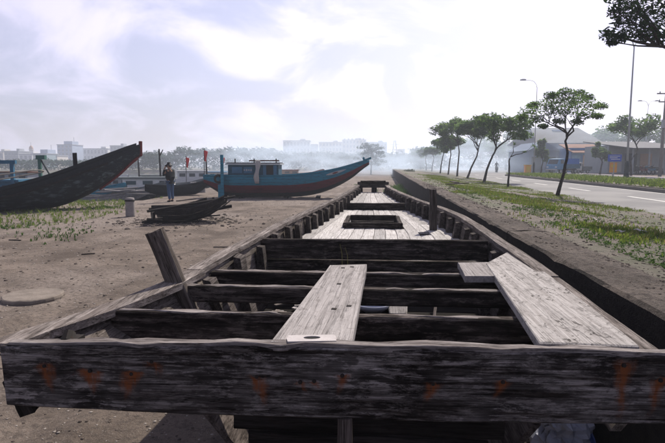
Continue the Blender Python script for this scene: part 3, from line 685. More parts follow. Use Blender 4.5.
# blue and maroon boat on the dirt
LB = 8.35
bb = empty('blue_fishing_boat', (at(286, 198, Y=25.8).x, 26.3, 0), R(-1), 'teal blue fishing boat with maroon lower hull propped on the dirt', 'boat')
bh = smooth_tab([(0, .22), (.06, .6), (.2, 1.05), (.5, 1.2), (.7, .95), (.85, .52), (.95, .17), (1, .03)]); bk = smooth_tab([(0, .75), (.05, .45), (.1, .12), (.16, .03), (.58, .04), (.7, .2), (.8, .52), (.88, .88), (.94, 1.25), (1, 1.78)])
bs = smooth_tab([(0, 1.12), (.1, 1.10), (.5, 1.12), (.65, 1.22), (.8, 1.43), (.92, 1.72), (1, 1.93)])
hull_mesh(LB, bh, bk, bs, [0, 0, 0, 0, 1, 1, 1, 2, 2, 2]).build('hull', [M['blackpaint'], M['maroon'], M['teal'], M['timber']], bb, smooth=True)
rail(bb, LB, bh, bs, 1, M['teal']); rail(bb, LB, bh, bs, -1, M['teal']); deck(bb, LB, bh, bs, .22, M['timber'])
MB().box((LB / 2 - .1, 0, 1.93), (.42, .16, .10), Matrix.Rotation(R(-22), 3, 'Y')).box((LB / 2 - .27, 0, 1.94), (.10, .26, .2), Matrix.Rotation(R(-22), 3, 'Y')).build('bow_cap', M['teal'], bb)
# painted eye on the near bow (camera side is -y)
def hull_pt(t, u, tab):
    h_, k_, s_ = tab; b = interp(t, h_); k = interp(t, k_); s = interp(t, s_)
    return Vector(((t - .5) * LB, -(b * math.sin(u * math.pi / 2) ** .75), k + (s - k) * (1 - math.cos(u * math.pi / 2)) ** .9))
def painted(name, tc_, uc, dt, du, mat, lift, parent):
    mb = MB(); ring_ = []
    for i in range(20):
        a = 2 * math.pi * i / 20; w_ = abs(math.sin(a)) ** 1.3 * (1 if math.sin(a) >= 0 else -1); p = hull_pt(tc_ + dt * math.cos(a), uc + du * w_, (bh, bk, bs)); ring_.append(p + Vector((.2, -1, .1)).normalized() * lift)
    c_ = sum(ring_, Vector()) / 20 + Vector((0, -lift * .3, 0)); mb.add([c_] + ring_, [(0, 1 + i, 1 + (i + 1) % 20) for i in range(20)]); return mb.build(name, mat, parent)
ey = painted('painted_eye', .80, .87, .060, .05, M['eyewhite'], .03, bb); painted('eye_pupil', .795, .87, .018, .028, M['redpaint'], .045, ey)
# rudder post, cabin
MB().box((-LB / 2 + 1.17, -1.2, 1.08), (.14, .10, 2.12)).box((-LB / 2 + 1.10, -1.2, .35), (.28, .07, .7)).build('rudder_post', M['teal'], bb)
cx0, cx1, cz0, cz1 = -LB / 2 + 1.35, -LB / 2 + 3.85, .95, 1.66; cw = .72
MB().box(((cx0 + cx1) / 2, 0, (cz0 + cz1) / 2), (cx1 - cx0, 2 * cw, cz1 - cz0)).build('cabin_wall', M['cabin'], bb)
rf = MB().box(((cx0 + cx1) / 2, 0, cz1 + .04), (cx1 - cx0 + .2, 2 * cw + .24, .07)).build('cabin_roof', M['eyewhite'], bb)
MB().box(((cx0 + cx1) / 2, 0, cz1 + .095), (cx1 - cx0 + .1, 2 * cw + .12, .035)).build('roof_sheet', M['darkwood'], rf)
for x in (cx0 + .3, cx0 + 1.25, cx0 + 2.35): MB().box((x, -.4, cz1 + .2), (.05, .05, .2)).build('roof_post', M['darkwood'], rf)
plank('roof_rail', (cx0 + 1.0, -.4, cz1 + .2), (cx1 + .0, -.4, cz1 + .2), .05, .07, M['rust'], rf)
for x, w_ in ((cx0 + .45, .5), (cx0 + 1.0, .42)): MB().box((x, -cw - .008, 1.4), (w_, .016, .30)).build('side_panel', M['cabpanel'], bb)
for i in range(4): MB().box((cx0 + .82 + i * .11, -cw - .021, 1.40), (.07, .006, .07 + .03 * (i % 2))).build('painted_letter', M['eyewhite'], bb)
dw = MB().box((cx1 - .42, -cw - .006, 1.33), (.36, .02, .62)).build('doorway', M['shade'], bb)
for dx in (-.26, .25): MB().box((cx1 - .42 + dx, -cw - .015, 1.33), (.16, .03, .6)).build('door_jamb', M['cabpanel'], bb)
# white cloth over the cabin roof, tyre on the stern
cl = MB(); P0 = bb.location + Vector((-LB / 2 + 2.85, -cw - .16, 0)); vs = []
for i in range(9):
    for j in range(7):
        z = 1.88 - i * .14; vs.append(P0 + Vector(((j - 3) * (.036 + .008 * math.sin(i * 1.3)) + .03 * math.sin(i * .8), -.03 - .03 * math.sin(j * 2.1 + i * .5) - (.38 if i > 4 else .07 * i), z)))
fs = [(i * 7 + j, i * 7 + j + 1, (i + 1) * 7 + j + 1, (i + 1) * 7 + j) for i in range(8) for j in range(6)]
o = tag(cl.add(vs, fs).build('hanging_cloth', M['cloth'], smooth=True, loc=P0), 'off white cloth hanging from the cabin roof of blue boat', 'cloth'); o.modifiers.new('s', 'SOLIDIFY').thickness = .012
def torus(mb, c, Rr, r, axis='y', n=18, m=8):
    k = len(mb.v)
    for i in range(n):
        a = 2 * math.pi * i / n
        for j in range(m):
            b = 2 * math.pi * j / m; q = Rr + r * math.cos(b); x, y_, z = q * math.cos(a), r * math.sin(b), q * math.sin(a)
            if axis == 'x': x, y_ = y_, x
            if axis == 'z': y_, z = z, y_
            mb.v.append((c[0] + x, c[1] + y_, c[2] + z))
    for i in range(n):
        for j in range(m): mb.f.append((k + i * m + j, k + i * m + (j + 1) % m, k + ((i + 1) % n) * m + (j + 1) % m, k + ((i + 1) % n) * m + j)); mb.m.append(0)
    return mb
ty = bb.location + Vector((-LB / 2 + .92, -.98, .98))
tag(torus(MB(), ty, .17, .06).build('fender_tyre', M['black'], smooth=True, loc=ty), 'black tyre hung as a fender near stern of blue boat', 'tyre')
for i, x in enumerate((-2.2, 0, 1.6)):
    q = bb.location + Vector((x, 0, .01)); tag(plank('keel_block', q + Vector((0, -.75, .02)), q + Vector((0, .75, .02)), .22, .1, M['darkwood'], None), ['dark timber block under stern end of blue boat', 'dark timber block under middle of blue boat', 'dark timber block under forefoot of blue boat'][i], 'block', 'keel blocks under the blue boat')

# black boat with red stem at left
LK = 9.6; kb_ = empty('black_boat', (-11.75, 18.45, .0), R(34), 'listing black wooden boat with red stem beached on grass at left', 'boat')
kh = smooth_tab([(0, .75), (.3, 1.25), (.6, 1.2), (.78, .85), (.9, .42), (.97, .13), (1, .03)]); kk = smooth_tab([(0, .12), (.5, -.06), (.68, .05), (.8, .5), (.9, 1.2), (.96, 1.75), (1, 2.2)])
ks = smooth_tab([(0, .26), (.3, .40), (.5, .74), (.65, 1.17), (.8, 1.75), (.92, 2.2), (1, 2.55)])
hu = hull_mesh(LK, kh, kk, ks, [0, 0, 0, 1, 1, 1, 1, 2, 0, 0]).build('hull', [M['blackpaint'], M['hullgrey'], M['hullgrey'], M['darkwood']], kb_, smooth=True)
stem = [((t - .5) * LK + .035, 0, interp(t, kk) - .01) for t in [.83 + .17 * i / 10 for i in range(11)]] + [(LK / 2 + .06, 0, 2.62)]
MB().tube(stem, [.05, .055, .06, .065] + [.075] * 8, 6).build('stem_post', M['redpaint'], kb_)
for sd_ in (1, -1): rail(kb_, LK, kh, ks, sd_, M['blackpaint'], w=.12, t=.12)
rail(kb_, LK, kh, [(t, z - .32) for t, z in ks], -1, M['darkwood'], 'rubbing_strake', off=-.0, w=.10, t=.08, t0=.1, t1=.86)
deck(kb_, LK, kh, ks, .3, M['darkwood'])
kb_.matrix_basis = kb_.matrix_basis @ Matrix.Rotation(R(-5), 4, 'X')
plank('mooring_post', (2.35, -.35, 1.3), (2.35, -.35, 2.08), .12, .14, M['darkwood'], kb_, up=(1, 0, 0))
MB().box((1.2 - 5.1, -.95, .80), (.3, .16, .16)).build('cleat', M['redpaint'], kb_)
rp = [Vector((.2 + 1.0 * math.cos(a) * (1 - .1 * math.sin(3 * a)), -1.02 - .10 * math.sin(a), 1.06 + .17 * math.cos(a) + .14 + .07 * math.sin(a))) for a in [2 * math.pi * i / 28 for i in range(29)]]
KM = wm(kb_); rp = [KM @ p for p in rp]
tag(MB().tube(rp, .025, 6).build('rope_coil', M['rope'], smooth=True, loc=rp[0]), 'pale rope loop lying over the rail of the black boat', 'rope')

# dark broken hull fragment on the dirt
wf = empty('hull_fragment', at(184, 222, z=0).xy.to_3d(), R(24), 'dark broken boat hull fragment with curved ribs lying on the dirt', 'wreckage')
wr = random.Random(11)
for k in range(8):
    a = -1.25 + k * .36; pts = []
    L0 = -1.1 + .55 * wr.random(); L1 = .65 + .75 * wr.random()
    mb = MB(); vs = []; n = 8
    for i in range(n + 1):
        x = L0 + (L1 - L0) * i / n; rr = .62 * (1 - .28 * (x / 1.2) ** 2); up_ = .10 * max(0, x) ** 2 + .18 * max(0, x)
        for da, dr_ in ((-.16, 0), (.16, 0), (.16, .035), (-.16, .035)):
            q = rr + dr_ + .03 * wr.random() + .05 * noise.noise((x * 2, k * 3, 1)); vs.append((x, q * math.sin(a + da) * 1.05, (.60 - q * math.cos(a + da)) * .9 + up_))
    fs = [(i * 4 + j, i * 4 + (j + 1) % 4, (i + 1) * 4 + (j + 1) % 4, (i + 1) * 4 + j) for i in range(n) for j in range(4)] + [(3, 2, 1, 0), tuple(n * 4 + j for j in range(4))]
    mb.add(vs, fs).build('plank', M['wreck'], wf)
for k in range(6):
    x = -.85 + k * .36; vs = []; a0, a1 = -1.3 + .25 * wr.random(), 1.25 - .4 * wr.random(); n = 8
    for i in range(n + 1):
        a = a0 + (a1 - a0) * i / n; rr = .60 * (1 - .28 * (x / 1.2) ** 2); up_ = .10 * max(0, x) ** 2 + .18 * max(0, x)
        for dx, q in ((-.03, rr), (.03, rr), (.03, rr - .07), (-.03, rr - .07)): vs.append((x + dx, q * math.sin(a) * 1.05, (.60 - q * math.cos(a)) * .9 + up_))
    fs = [(i * 4 + j, i * 4 + (j + 1) % 4, (i + 1) * 4 + (j + 1) % 4, (i + 1) * 4 + j) for i in range(n) for j in range(4)] + [(3, 2, 1, 0), tuple(n * 4 + j for j in range(4))]
    MB().add(vs, fs).build('rib', M['wreck'], wf)
plank('keel', (-1.15, 0, .03), (1.4, 0, .42), .12, .09, M['wreck'], wf)
plank('stringer', (-1.05, -.63, .40), (1.4, -.50, .74), .05, .1, M['darkwood'], wf, up=(0, 1, .2)); plank('stringer', (-.9, .62, .36), (.9, .6, .44), .05, .1, M['wreck'], wf, up=(0, 1, .2))
for i, (px_, py_, L, rz, lab) in enumerate(((165, 222, .7, .4, 'dark splintered plank lying left of the hull fragment'), (209, 216, .8, -.5, 'dark splintered plank lying right of the hull fragment'), (186, 200, .9, .1, 'dark plank propped behind the hull fragment near the man'), (206, 205, .9, .9, 'dark bent plank behind right end of the hull fragment'))):
    p = at(px_, py_, z=.05); d = Vector((math.cos(rz), math.sin(rz), .1)) * L / 2; tag(plank('splintered_plank', p - d, p + d, .14, .04, M['wreck'], jag=.012), lab, 'plank', 'splintered planks round the hull fragment')

# bollards, concrete disc
def bollard(px_, py_, h, r, label):
    p = at(px_, py_, z=0); e = empty('bollard', (p.x, p.y, -.02), 0, label, 'bollard', 'bollards on the quay edge')
    MB().lathe([(r * 1.02, 0), (r, .05), (r * .97, h * .8), (r * .95, h - .03), (r * .85, h), (.02, h + .015)], 20).build('post', M['bollard'], e, smooth=True)
    MB().lathe([(r * 1.0, h * .82), (r * 1.04, h * .83), (r * 1.04, h * .9), (r * .98, h * .91)], 20).build('band', M['iron'], e, smooth=True); return e
bollard(130.5, 216.5, .62, .145, 'short grey concrete bollard standing in front of the black boat bow'); bollard(202.5, 192.5, .68, .19, 'stout brownish concrete bollard between the man and the blue boat')
p = at(33, 297.5, z=0); dk = empty('concrete_disc', (p.x, p.y, 0), .3, 'round pale concrete cover slab lying flat on the dirt', 'cover slab')
mb = MB(); n = 40; prof = [(.345, -.02), (.35, .02), (.343, .045), (.33, .055), (.2, .058), (.01, .059)]
mb.lathe(prof, n)
for i, q in enumerate(mb.v):
    k = 1 + .05 * noise.noise((q[0] * 5, q[1] * 5, 2)) - .05 * max(0, noise.noise((q[0] * 13, q[1] * 13, 6))); mb.v[i] = (q[0] * k, q[1] * k, q[2] - .012 + .006 * noise.noise((q[0] * 9, q[1] * 9, 8)))
mb.build('slab', M['concrete_disc'], dk, smooth=False)

# ------------------------------------------------------------------ person with a camera
def skin(name, joints, edges, mat, parent, sub=1):
    """joints: name -> (xyz, radius); the surface is grown with Skin + Subdivision and baked"""
    ks_ = list(joints); me = bpy.data.meshes.new(name); me.from_pydata([joints[k][0] for k in ks_], [(ks_.index(a), ks_.index(b)) for a, b in edges], [])
    o = bpy.data.objects.new(name, me); COL.objects.link(o); o.modifiers.new('k', 'SKIN'); lay = me.skin_vertices[0].data
    for i, k in enumerate(ks_):
        r = joints[k][1]; lay[i].radius = (r, r) if not hasattr(r, '__len__') else r
    lay[0].use_root = True
    md = o.modifiers.new('s', 'SUBSURF'); md.levels = md.render_levels = sub
    dg = bpy.context.evaluated_depsgraph_get(); m2 = bpy.data.meshes.new_from_object(o.evaluated_get(dg)); bpy.data.objects.remove(o)
    m2.materials.clear(); m2.materials.append(mat); m2.polygons.foreach_set('use_smooth', [True] * len(m2.polygons)); m2.name = name
    return link(name, m2, parent)
def person(loc, rz, label):
    e = empty('person', loc, rz, label, 'person'); J, E = {}, []
    J['pel'] = ((0, 0, .95), .12); J['bel'] = ((-.005, 0, 1.1), .115); J['che'] = ((0, 0, 1.3), .13); J['nk'] = ((-.02, 0, 1.47), .055); J['hd0'] = ((-.045, 0, 1.55), .075); J['hd1'] = ((-.05, 0, 1.64), .088); J['hd2'] = ((-.04, 0, 1.70), .06)
    E += [('pel', 'bel'), ('bel', 'che'), ('che', 'nk'), ('nk', 'hd0'), ('hd0', 'hd1'), ('hd1', 'hd2')]
    for s, q in ((1, 'l'), (-1, 'r')):
        fx = -.06 * s
        J['h' + q] = ((0, .09 * s, .88), .095); J['k' + q] = ((fx * .6 - .02, .11 * s, .49), .062); J['a' + q] = ((fx + .03, .12 * s, .09), .04); J['t' + q] = ((fx - .13, .13 * s, .035), .03)
        J['s' + q] = ((0, .18 * s, 1.40), .06); J['e' + q] = ((-.17, .24 * s, 1.20), .045); J['w' + q] = ((-.27, .10 * s, 1.50), .032); J['m' + q] = ((-.255, .07 * s, 1.57), .034)
        E += [('pel', 'h' + q), ('h' + q, 'k' + q), ('k' + q, 'a' + q), ('a' + q, 't' + q), ('che', 's' + q), ('s' + q, 'e' + q), ('e' + q, 'w' + q), ('w' + q, 'm' + q)]
        for i in range(4):
            b = Vector((-.245 - .006 * i, .065 * s, 1.60 - .018 * i)); J[f'f{q}{i}a'] = (tuple(b + Vector((-.02, -.01 * s, .02))), .010); J[f'f{q}{i}b'] = (tuple(b + Vector((-.035, -.035 * s, .015 - .004 * i))), .008)
            E += [('m' + q, f'f{q}{i}a'), (f'f{q}{i}a', f'f{q}{i}b')]
        J['th' + q] = ((-.21, .05 * s, 1.60), .011); J['ti' + q] = ((-.20, .035 * s, 1.63), .009); E += [('m' + q, 'th' + q), ('th' + q, 'ti' + q)]
    J['no'] = ((-.14, 0, 1.61), .014); E.append(('hd1', 'no'))
    for s in (1, -1): J[f'ear{s}'] = ((-.03, .085 * s, 1.625), .015); E.append(('hd1', f'ear{s}'))
    body = skin('body', J, E, M['skin'], e)
    jk = ['pel', 'bel', 'che', 'nk']; g = {k: (J[k][0], J[k][1] + .025) for k in jk}; g['nk'] = ((-.012, 0, 1.46), .085); g['che'] = ((0, 0, 1.3), .19); ee = [('pel', 'bel'), ('bel', 'che'), ('che', 'nk')]; g['pel'] = ((0, 0, .98), .155); g['bel'] = ((-.005, 0, 1.1), .15); g['hem'] = ((0, 0, .86), .15); ee.append(('pel', 'hem'))
    for q in 'lr':
        for k in 'sew': g[k + q] = (J[k + q][0], J[k + q][1] + (.04 if k == 's' else .022))
        w_ = Vector(J['e' + q][0]).lerp(Vector(J['w' + q][0]), .88); g['w' + q] = (tuple(w_), .046); ee += [('che', 's' + q), ('s' + q, 'e' + q), ('e' + q, 'w' + q)]
    skin('jacket', g, ee, M['jacket'], e)
    g = {'pel': ((0, 0, .96), .135)}; ee = []
    for q in 'lr':
        g['h' + q] = (J['h' + q][0], .108); g['k' + q] = (J['k' + q][0], .078); a = Vector(J['a' + q][0]); g['a' + q] = ((a.x, a.y, .11), .062); ee += [('pel', 'h' + q), ('h' + q, 'k' + q), ('k' + q, 'a' + q)]
    skin('jeans', g, ee, M['jeans'], e)
    for q in 'lr':
        a, t = Vector(J['a' + q][0]), Vector(J['t' + q][0]); skin('shoe', {'a': ((a.x + .02, a.y, .045), .05), 'm': (tuple(a.lerp(t, .5).xy.to_3d() + Vector((0, 0, .04))), .046), 't': ((t.x - .02, t.y, .035), .034)}, [('a', 'm'), ('m', 't')], M['shoe'], e)
    h = skin('hair', {'a': ((-.02, 0, 1.685), .082), 'b': ((.0, 0, 1.63), .085), 'c': ((.01, 0, 1.57), .06), 'd': ((-.09, 0, 1.715), .045)}, [('d', 'a'), ('a', 'b'), ('b', 'c')], M['hair'], e)
    MB().box((-.125, .034, 1.64), (.012, .022, .010)).build('eye', M['black'], e); MB().box((-.125, -.034, 1.64), (.012, .022, .010)).build('eye', M['black'], e)
    MB().box((-.118, 0, 1.562), (.014, .045, .008)).build('mouth', M['redlamp'], e)
    MB().bar((.0, .13, 1.47), (.05, -.14, 1.02), .04, .012, (1, 0, 0)).build('shoulder_strap', M['black'], e)
    return e
mp = at(171, 201.5, z=0)
pe = person((mp.x, mp.y, gz(mp.x, mp.y)), R(-38), 'person in dark jacket and blue jeans raising a camera to the face')
ce = empty('camera_body', (0, 0, 0), 0, 'black photo camera held to the face of the person in jeans', 'camera'); ce.matrix_basis = wm(pe) @ Matrix.Translation((-.22, 0, 1.63))
MB().box((0, 0, 0), (.06, .13, .09)).box((0, 0, .055), (.05, .05, .03)).build('body', M['black'], ce); MB().tube([(-.03, 0, -.005), (-.12, 0, -.005)], [.036, .04], 12).build('lens', M['iron'], ce)

# ------------------------------------------------------------------ trees
def leaves(mb, c, rad, n, size, rng, flat=.5):
    for _ in range(n):
        while True:
            d = Vector((rng.uniform(-1, 1), rng.uniform(-1, 1), rng.uniform(-1, 1)))
            if d.length < 1: break
        d *= (.55 + .45 * d.length); p = Vector(c) + Vector((d.x * rad[0], d.y * rad[1], d.z * rad[2]))
        u = Vector((rng.gauss(0, 1), rng.gauss(0, 1), rng.gauss(0, flat))).normalized(); w_ = u.cross(Vector((rng.gauss(0, .6), rng.gauss(0, .6), 1))).normalized()
        s = size * (.6 + .8 * rng.random()); k = len(mb.v); a = p - u * s; b = p + u * s; h = w_ * s * .36
        mb.v += [tuple(a), tuple(p + h - Vector((0, 0, s * .1))), tuple(b - Vector((0, 0, s * .3))), tuple(p - h - Vector((0, 0, s * .1)))]; mb.f.append((k, k + 1, k + 2, k + 3)); mb.m.append(0)
def tree(name, label, base, trunk, clumps, r0, leaf, nleaf, mat='leaf', group=None, seed=1, cat='tree'):
    """trunk: points above the base; clumps: (x,y,z,rx,ry,rz) relative to the base; limbs run from the trunk to every clump"""
    rng = random.Random(seed); e = empty(name, base, 0, label, cat, group); mb = MB(); N = len(trunk)
    pts = [Vector((0, 0, -.05))] + [Vector(t) for t in trunk]; rad = [r0 * 1.25] + [r0 * (1 - .45 * (i + 1) / N) for i in range(N)]
    fine = []; fr = []
    for i in range(len(pts) - 1):
        for f in (0, .5): fine.append(pts[i].lerp(pts[i + 1], f) + Vector((rng.gauss(0, .012), rng.gauss(0, .012), 0)) * (1 if i or f else 0)); fr.append(rad[i] + (rad[i + 1] - rad[i]) * f)
    fine.append(pts[-1]); fr.append(rad[-1]); mb.tube(fine, fr, 8)
    top = pts[-1]; nf = pts[-2]
    cen = sum((Vector(c[:3]) for c in clumps), Vector()) / len(clumps); sec_ = {}
    for c in clumps:
        d = Vector(c[:3]) - cen; sec_.setdefault(int((math.atan2(d.y * .6, d.x) + math.pi) / (2 * math.pi) * 4.99), []).append(c)
    for q_, cs in sorted(sec_.items()):
        ce_ = sum((Vector(c[:3]) for c in cs), Vector()) / len(cs); st = top if q_ % 2 == 0 or N < 3 else top.lerp(nf, .45)
        nd = st.lerp(ce_, .62) + Vector((rng.gauss(0, .05), rng.gauss(0, .05), -.10 * (ce_ - st).length)); md = st.lerp(nd, .5) + Vector((rng.gauss(0, .05), rng.gauss(0, .05), .04))
        mb.tube([st, md, nd], [r0 * .5, r0 * .42, r0 * .33], 6)
        for c in cs:
            c0 = Vector(c[:3]); m2_ = nd.lerp(c0, .5) + Vector((rng.gauss(0, .05), rng.gauss(0, .05), rng.gauss(0, .04))); mb.tube([nd, m2_, c0], [r0 * .26, r0 * .18, r0 * .07], 5)
            for _ in range(4):
                q = c0 + Vector((rng.uniform(-.8, .8) * c[3], rng.uniform(-.8, .8) * c[4], rng.uniform(-.3, .7) * c[5])); mb.tube([m2_.lerp(c0, .5), q], [r0 * .1, r0 * .035], 4)
    mb.build('trunk', M['bark'], e, smooth=True)
    lm = MB()
    for c in clumps: leaves(lm, c[:3], c[3:], nleaf, leaf, rng)
    lm.build('crown', M[mat], e); return e
def umbrella(W_, zc, th, n, seed, off=0, skew=.0):
    rng = random.Random(seed); out = []
    for i in range(n):
        a = 2.4 * i + rng.random() * .6; r = W_ * .5 * math.sqrt((i + .5) / n) * .86; x = r * math.cos(a); y_ = r * math.sin(a)
        z = zc + th * .42 * (1 - (r / (W_ * .5)) ** 2) + rng.gauss(0, th * .22) + skew * x; s = W_ * rng.uniform(.11, .24)
        out.append((x + off, y_, z, s, s, th * rng.uniform(.2, .32)))
    return out
TG = 'young shade trees along the verge'
def vtree(px_, py_, Y, h, W_, th, trunk, seed, label, leaf=.085, nleaf=260, ncl=12, off=0, r0=.065, mat='leaf', skew=0):
    p = at(px_, py_, Y=Y); z = verge_z(p.x, Y); return tree('shade_tree', label, (p.x, Y, z), trunk, umbrella(W_ * .86, h - th * .85, th, ncl, seed, off, skew), r0, leaf, nleaf, mat, TG, seed)
# the nearest complete tree, right of centre
p = at(557, 196, Y=18.2); B0 = Vector((p.x, 18.2, verge_z(p.x, 18.2))); rg = random.Random(21); cl_ = []
for x, y, r in ((530, 111, .34), (545, 104, .36), (560, 98, .38), (575, 99, .38), (590, 104, .34), (601, 106, .22), (522, 117, .2), (537, 119, .26), (552, 112, .36), (569, 110, .4), (585, 114, .3), (598, 116, .18), (565, 92, .26), (551, 95, .22), (580, 93, .22), (559, 121, .2), (543, 126, .15), (577, 122, .2), (571, 103, .4), (556, 105, .4), (588, 97, .2), (533, 105, .2)):
    q = at(x, y, Y=18.2 + rg.uniform(-1.1, 1.1)) - B0; cl_.append((q.x, q.y, q.z, r * 1.2, r * 1.2, r * .62))
tree('shade_tree', 'slim umbrella shaped tree standing alone on the verge right of the others', B0, [(.14, 0, .53), (.24, 0, 1.06), (.30, 0, 1.5), (.2, 0, 1.9), (.27, 0, 2.15)], cl_, .062, .052, 300, 'leaf', TG, 21)
# row receding on the left side of the road
row = [(484, 34, 4.35, 4.7, 1.5, [(.15, 0, .8), (.5, 0, 1.7), (.75, 0, 2.2)], 1.15, 'leaning tree with a wide forked crown beside the verge kerb'),
       (467, 43, 5.0, 3.8, 1.7, [(.3, 0, .8), (.75, 0, 1.8), (.9, 0, 2.6)], .4, 'thin tree leaning right next behind the wide forked tree'),
       (457, 51, 5.8, 4.8, 1.9, [(.05, 0, 1.0), (.15, 0, 2.4), (.0, 0, 3.4)], -.6, 'tallest upright tree in the verge row with crown spreading left'),
       (448, 60, 4.9, 3.4, 1.7, [(0.1, 0, 1.0), (.25, 0, 2.3), (.2, 0, 3.0)], .1, 'upright tree next beyond the tallest one in verge row'),
       (440, 69, 4.9, 3.4, 1.6, [(.1, 0, 1), (.3, 0, 2.2), (.5, 0, 3.0)], .3, 'slim hazy tree two beyond the tallest one in verge row'),
       (431.5, 90, 4.6, 3.6, 1.6, [(.1, 0, 1), (.35, 0, 2.2), (.2, 0, 2.8)], -.2, 'small hazy tree near far end of verge row'),
       (426, 105, 4.7, 3.8, 1.7, [(0, 0, 1), (-.2, 0, 2.2), (0, 0, 2.8)], -.3, 'faint hazy tree second from far end of verge row'),
       (420.5, 124, 4.6, 4.2, 1.8, [(0, 0, 1), (.2, 0, 2.2), (.1, 0, 2.8)], -.5, 'faintest most distant tree at far end of verge row')]
for i, (px_, Y, h, W_, th, tr, off, lab) in enumerate(row):
    vtree(px_, 180, Y, h, W_, th, tr, 40 + i, lab, .09 + .0012 * Y, 260 if Y < 80 else 150, 14, off, .085, 'leaf')
p = at(508, 187, Y=25.8)
tree('sapling', 'bare crooked sapling with a few leaves between leaning tree and lone tree', (p.x, 25.8, verge_z(p.x, 25.8)), [(.02, 0, .7), (.0, 0, 1.3), (.08, 0, 1.5)],
     [(1.15, 0, 2.05, .16, .16, .1), (.75, 0, 1.75, .1, .1, .06), (.25, 0, 2.15, .06, .06, .08)], .05, .06, 26, 'leaf', None, 4)
# big dark tree whose crown hangs in at the top right
B = Vector((6.75, 9.2, verge_z(6.75, 9.2)))
cl_ = []
rg = random.Random(77)
for x, y, Y, r in ((655, 12, 9.2, .36), (640, 8, 9.5, .3), (628, 16, 9.1, .22), (650, 28, 9.0, .26), (662, 22, 9.6, .36), (634, 30, 9.3, .2), (620, 37, 9.0, .13), (609, 34, 9.1, .16), (612, 42, 9.1, .09), (660, 38, 9.2, .16), (642, 36, 9.2, .15), (650, -8, 9.3, .4), (630, -4, 9.6, .3), (670, 5, 9.0, .4), (680, 25, 9.4, .4), (690, -10, 9.4, .5), (705, 15, 9.6, .5), (665, -30, 9.5, .5), (720, -10, 9.2, .5), (622, 24, 9.2, .2), (615, 12, 9.3, .15), (633, 5, 9.1, .28), (645, 20, 9.4, .3), (618, 0, 9.4, .22)):
    q = at(x, y, Y=Y) - B; cl_.append((q.x, q.y, q.z, r, r, r * .75))
tree('roadside_tree', 'dark leafy tree whose branches hang into the top right corner', B, [(.05, 0, 1.2), (.0, 0, 2.3), (-.2, .02, 3.05)], cl_, .075, .048, 120, 'leafdark', None, 9)
# trees and bushes across the road
def rtree(px_, py_, Y, z, h, W_, th, seed, label, tr=None, mat='leaf', nleaf=200, leaf=.2, name='shade_tree', group='trees across the road'):
    p = at(px_, py_, Y=Y); return tree(name, label, (p.x, Y, z), tr or [(.1, 0, h * .25), (.2, 0, h * .45), (.1, 0, h * .55)], umbrella(W_, h - th * .55, th, 12, seed), .1, leaf, nleaf, mat, group, seed)
rtree(631, 176, 52, .62, 5.5, 5.6, 2.2, 61, 'round crowned tree across the road behind the lamp post', [(-.1, 0, 1.4), (.5, 0, 2.6), (.2, 0, 3.3)])
rtree(541, 170, 66, .62, 3.2, 1.8, 1.8, 62, 'narrow young tree across the road beside far lamp post')
rtree(600, 170, 60, .62, 3.0, 2.2, 1.4, 63, 'low tree across the road left of blue sign')
rtree(650, 168, 85, .62, 6.5, 7, 3.2, 64, 'leafy tree behind the grey shed across the road', leaf=.3)
for i, (px_, Y, h, W_, lab) in enumerate(((610, 95, 7, 9, 'hazy tree behind the orange roofed shop'), (528, 120, 6.5, 9, 'hazy tree left of the blue hall'), (505, 130, 7.5, 10, 'hazy tree behind the motorbike rider'), (480, 150, 8.5, 11, 'hazy tree behind the leaning tree trunk'))):
    rtree(px_, 168, Y, .5, h, W_, h * .6, 70 + i, lab, leaf=.4, nleaf=170)
# feathery casuarina in the middle distance
p = at(371, 168, Y=92)
rg = random.Random(31); cl_ = []
for i in range(34):
    f = i / 33; a = i * 2.4; r = 3.3 * (1 - .55 * f) * (.35 + .65 * rg.random()); cl_.append((r * math.cos(a), r * .6 * math.sin(a), 1.8 + 3.3 * f + .25 * r * (rg.random() - .2), .85, .6, .36))
tree('casuarina', 'feathery dark tree standing in the smoke beyond the boat bow', (p.x, 92, 0), [(.05, 0, 1.5), (-.05, 0, 3.0), (.05, 0, 4.6)], cl_, .12, .15, 110, 'leafpine', None, 31)
p = at(408, 170, Y=62); tree('dark_shrub', 'dark rounded shrub at the far end of the wall', (p.x, 62, 0), [(0, 0, .2), (.05, 0, .45)], [(.6 * math.cos(i * 2.4) * (i / 9) ** .5, .5 * math.sin(i * 2.4) * (i / 9) ** .5, .7 + .1 * (i % 3), .35, .35, .3) for i in range(9)], .05, .09, 110, 'leafdark', None, 51, 'shrub')
# wooded far bank: one mass
def wood_mass(name, label, x0, x1, Y0, Y1, hfn, n, size, mat, seed):
    rng = random.Random(seed); mb = MB()
    for _ in range(n):
        Y = rng.uniform(Y0, Y1); x = rng.uniform(x0, x1); h = hfn(x, Y); z = h * (1 - rng.random() ** 2.2 * .95)
        leaves(mb, (x, Y, z + .2), (size, size, size * .7), 5, size * .55, rng)
    return tag(mb.build(name, M[mat]), label, 'trees', kind='stuff')
wood_mass('far_bank_trees', 'hazy wood of dark green trees along the far bank', -62, 34, 156, 172, lambda x, Y: 4.6 + 1.3 * noise.noise((x * .12, 1, 1)) + 1.5 * noise.noise((x * .5, Y * .4, 2)) + (1.2 if -48 < x < -18 else 0) + .7 * noise.noise((x * 1.6, Y, 3)), 5200, .85, 'leafpine', 12)
wood_mass('far_bank_bushes', 'low hazy trees behind the moored boats on far bank', -130, -62, 158, 172, lambda x, Y: 2.6 + 1.0 * noise.noise((x * .15, 1, 1)) + .8 * noise.noise((x * .6, Y * .4, 2)), 2200, .8, 'leafpine', 13)
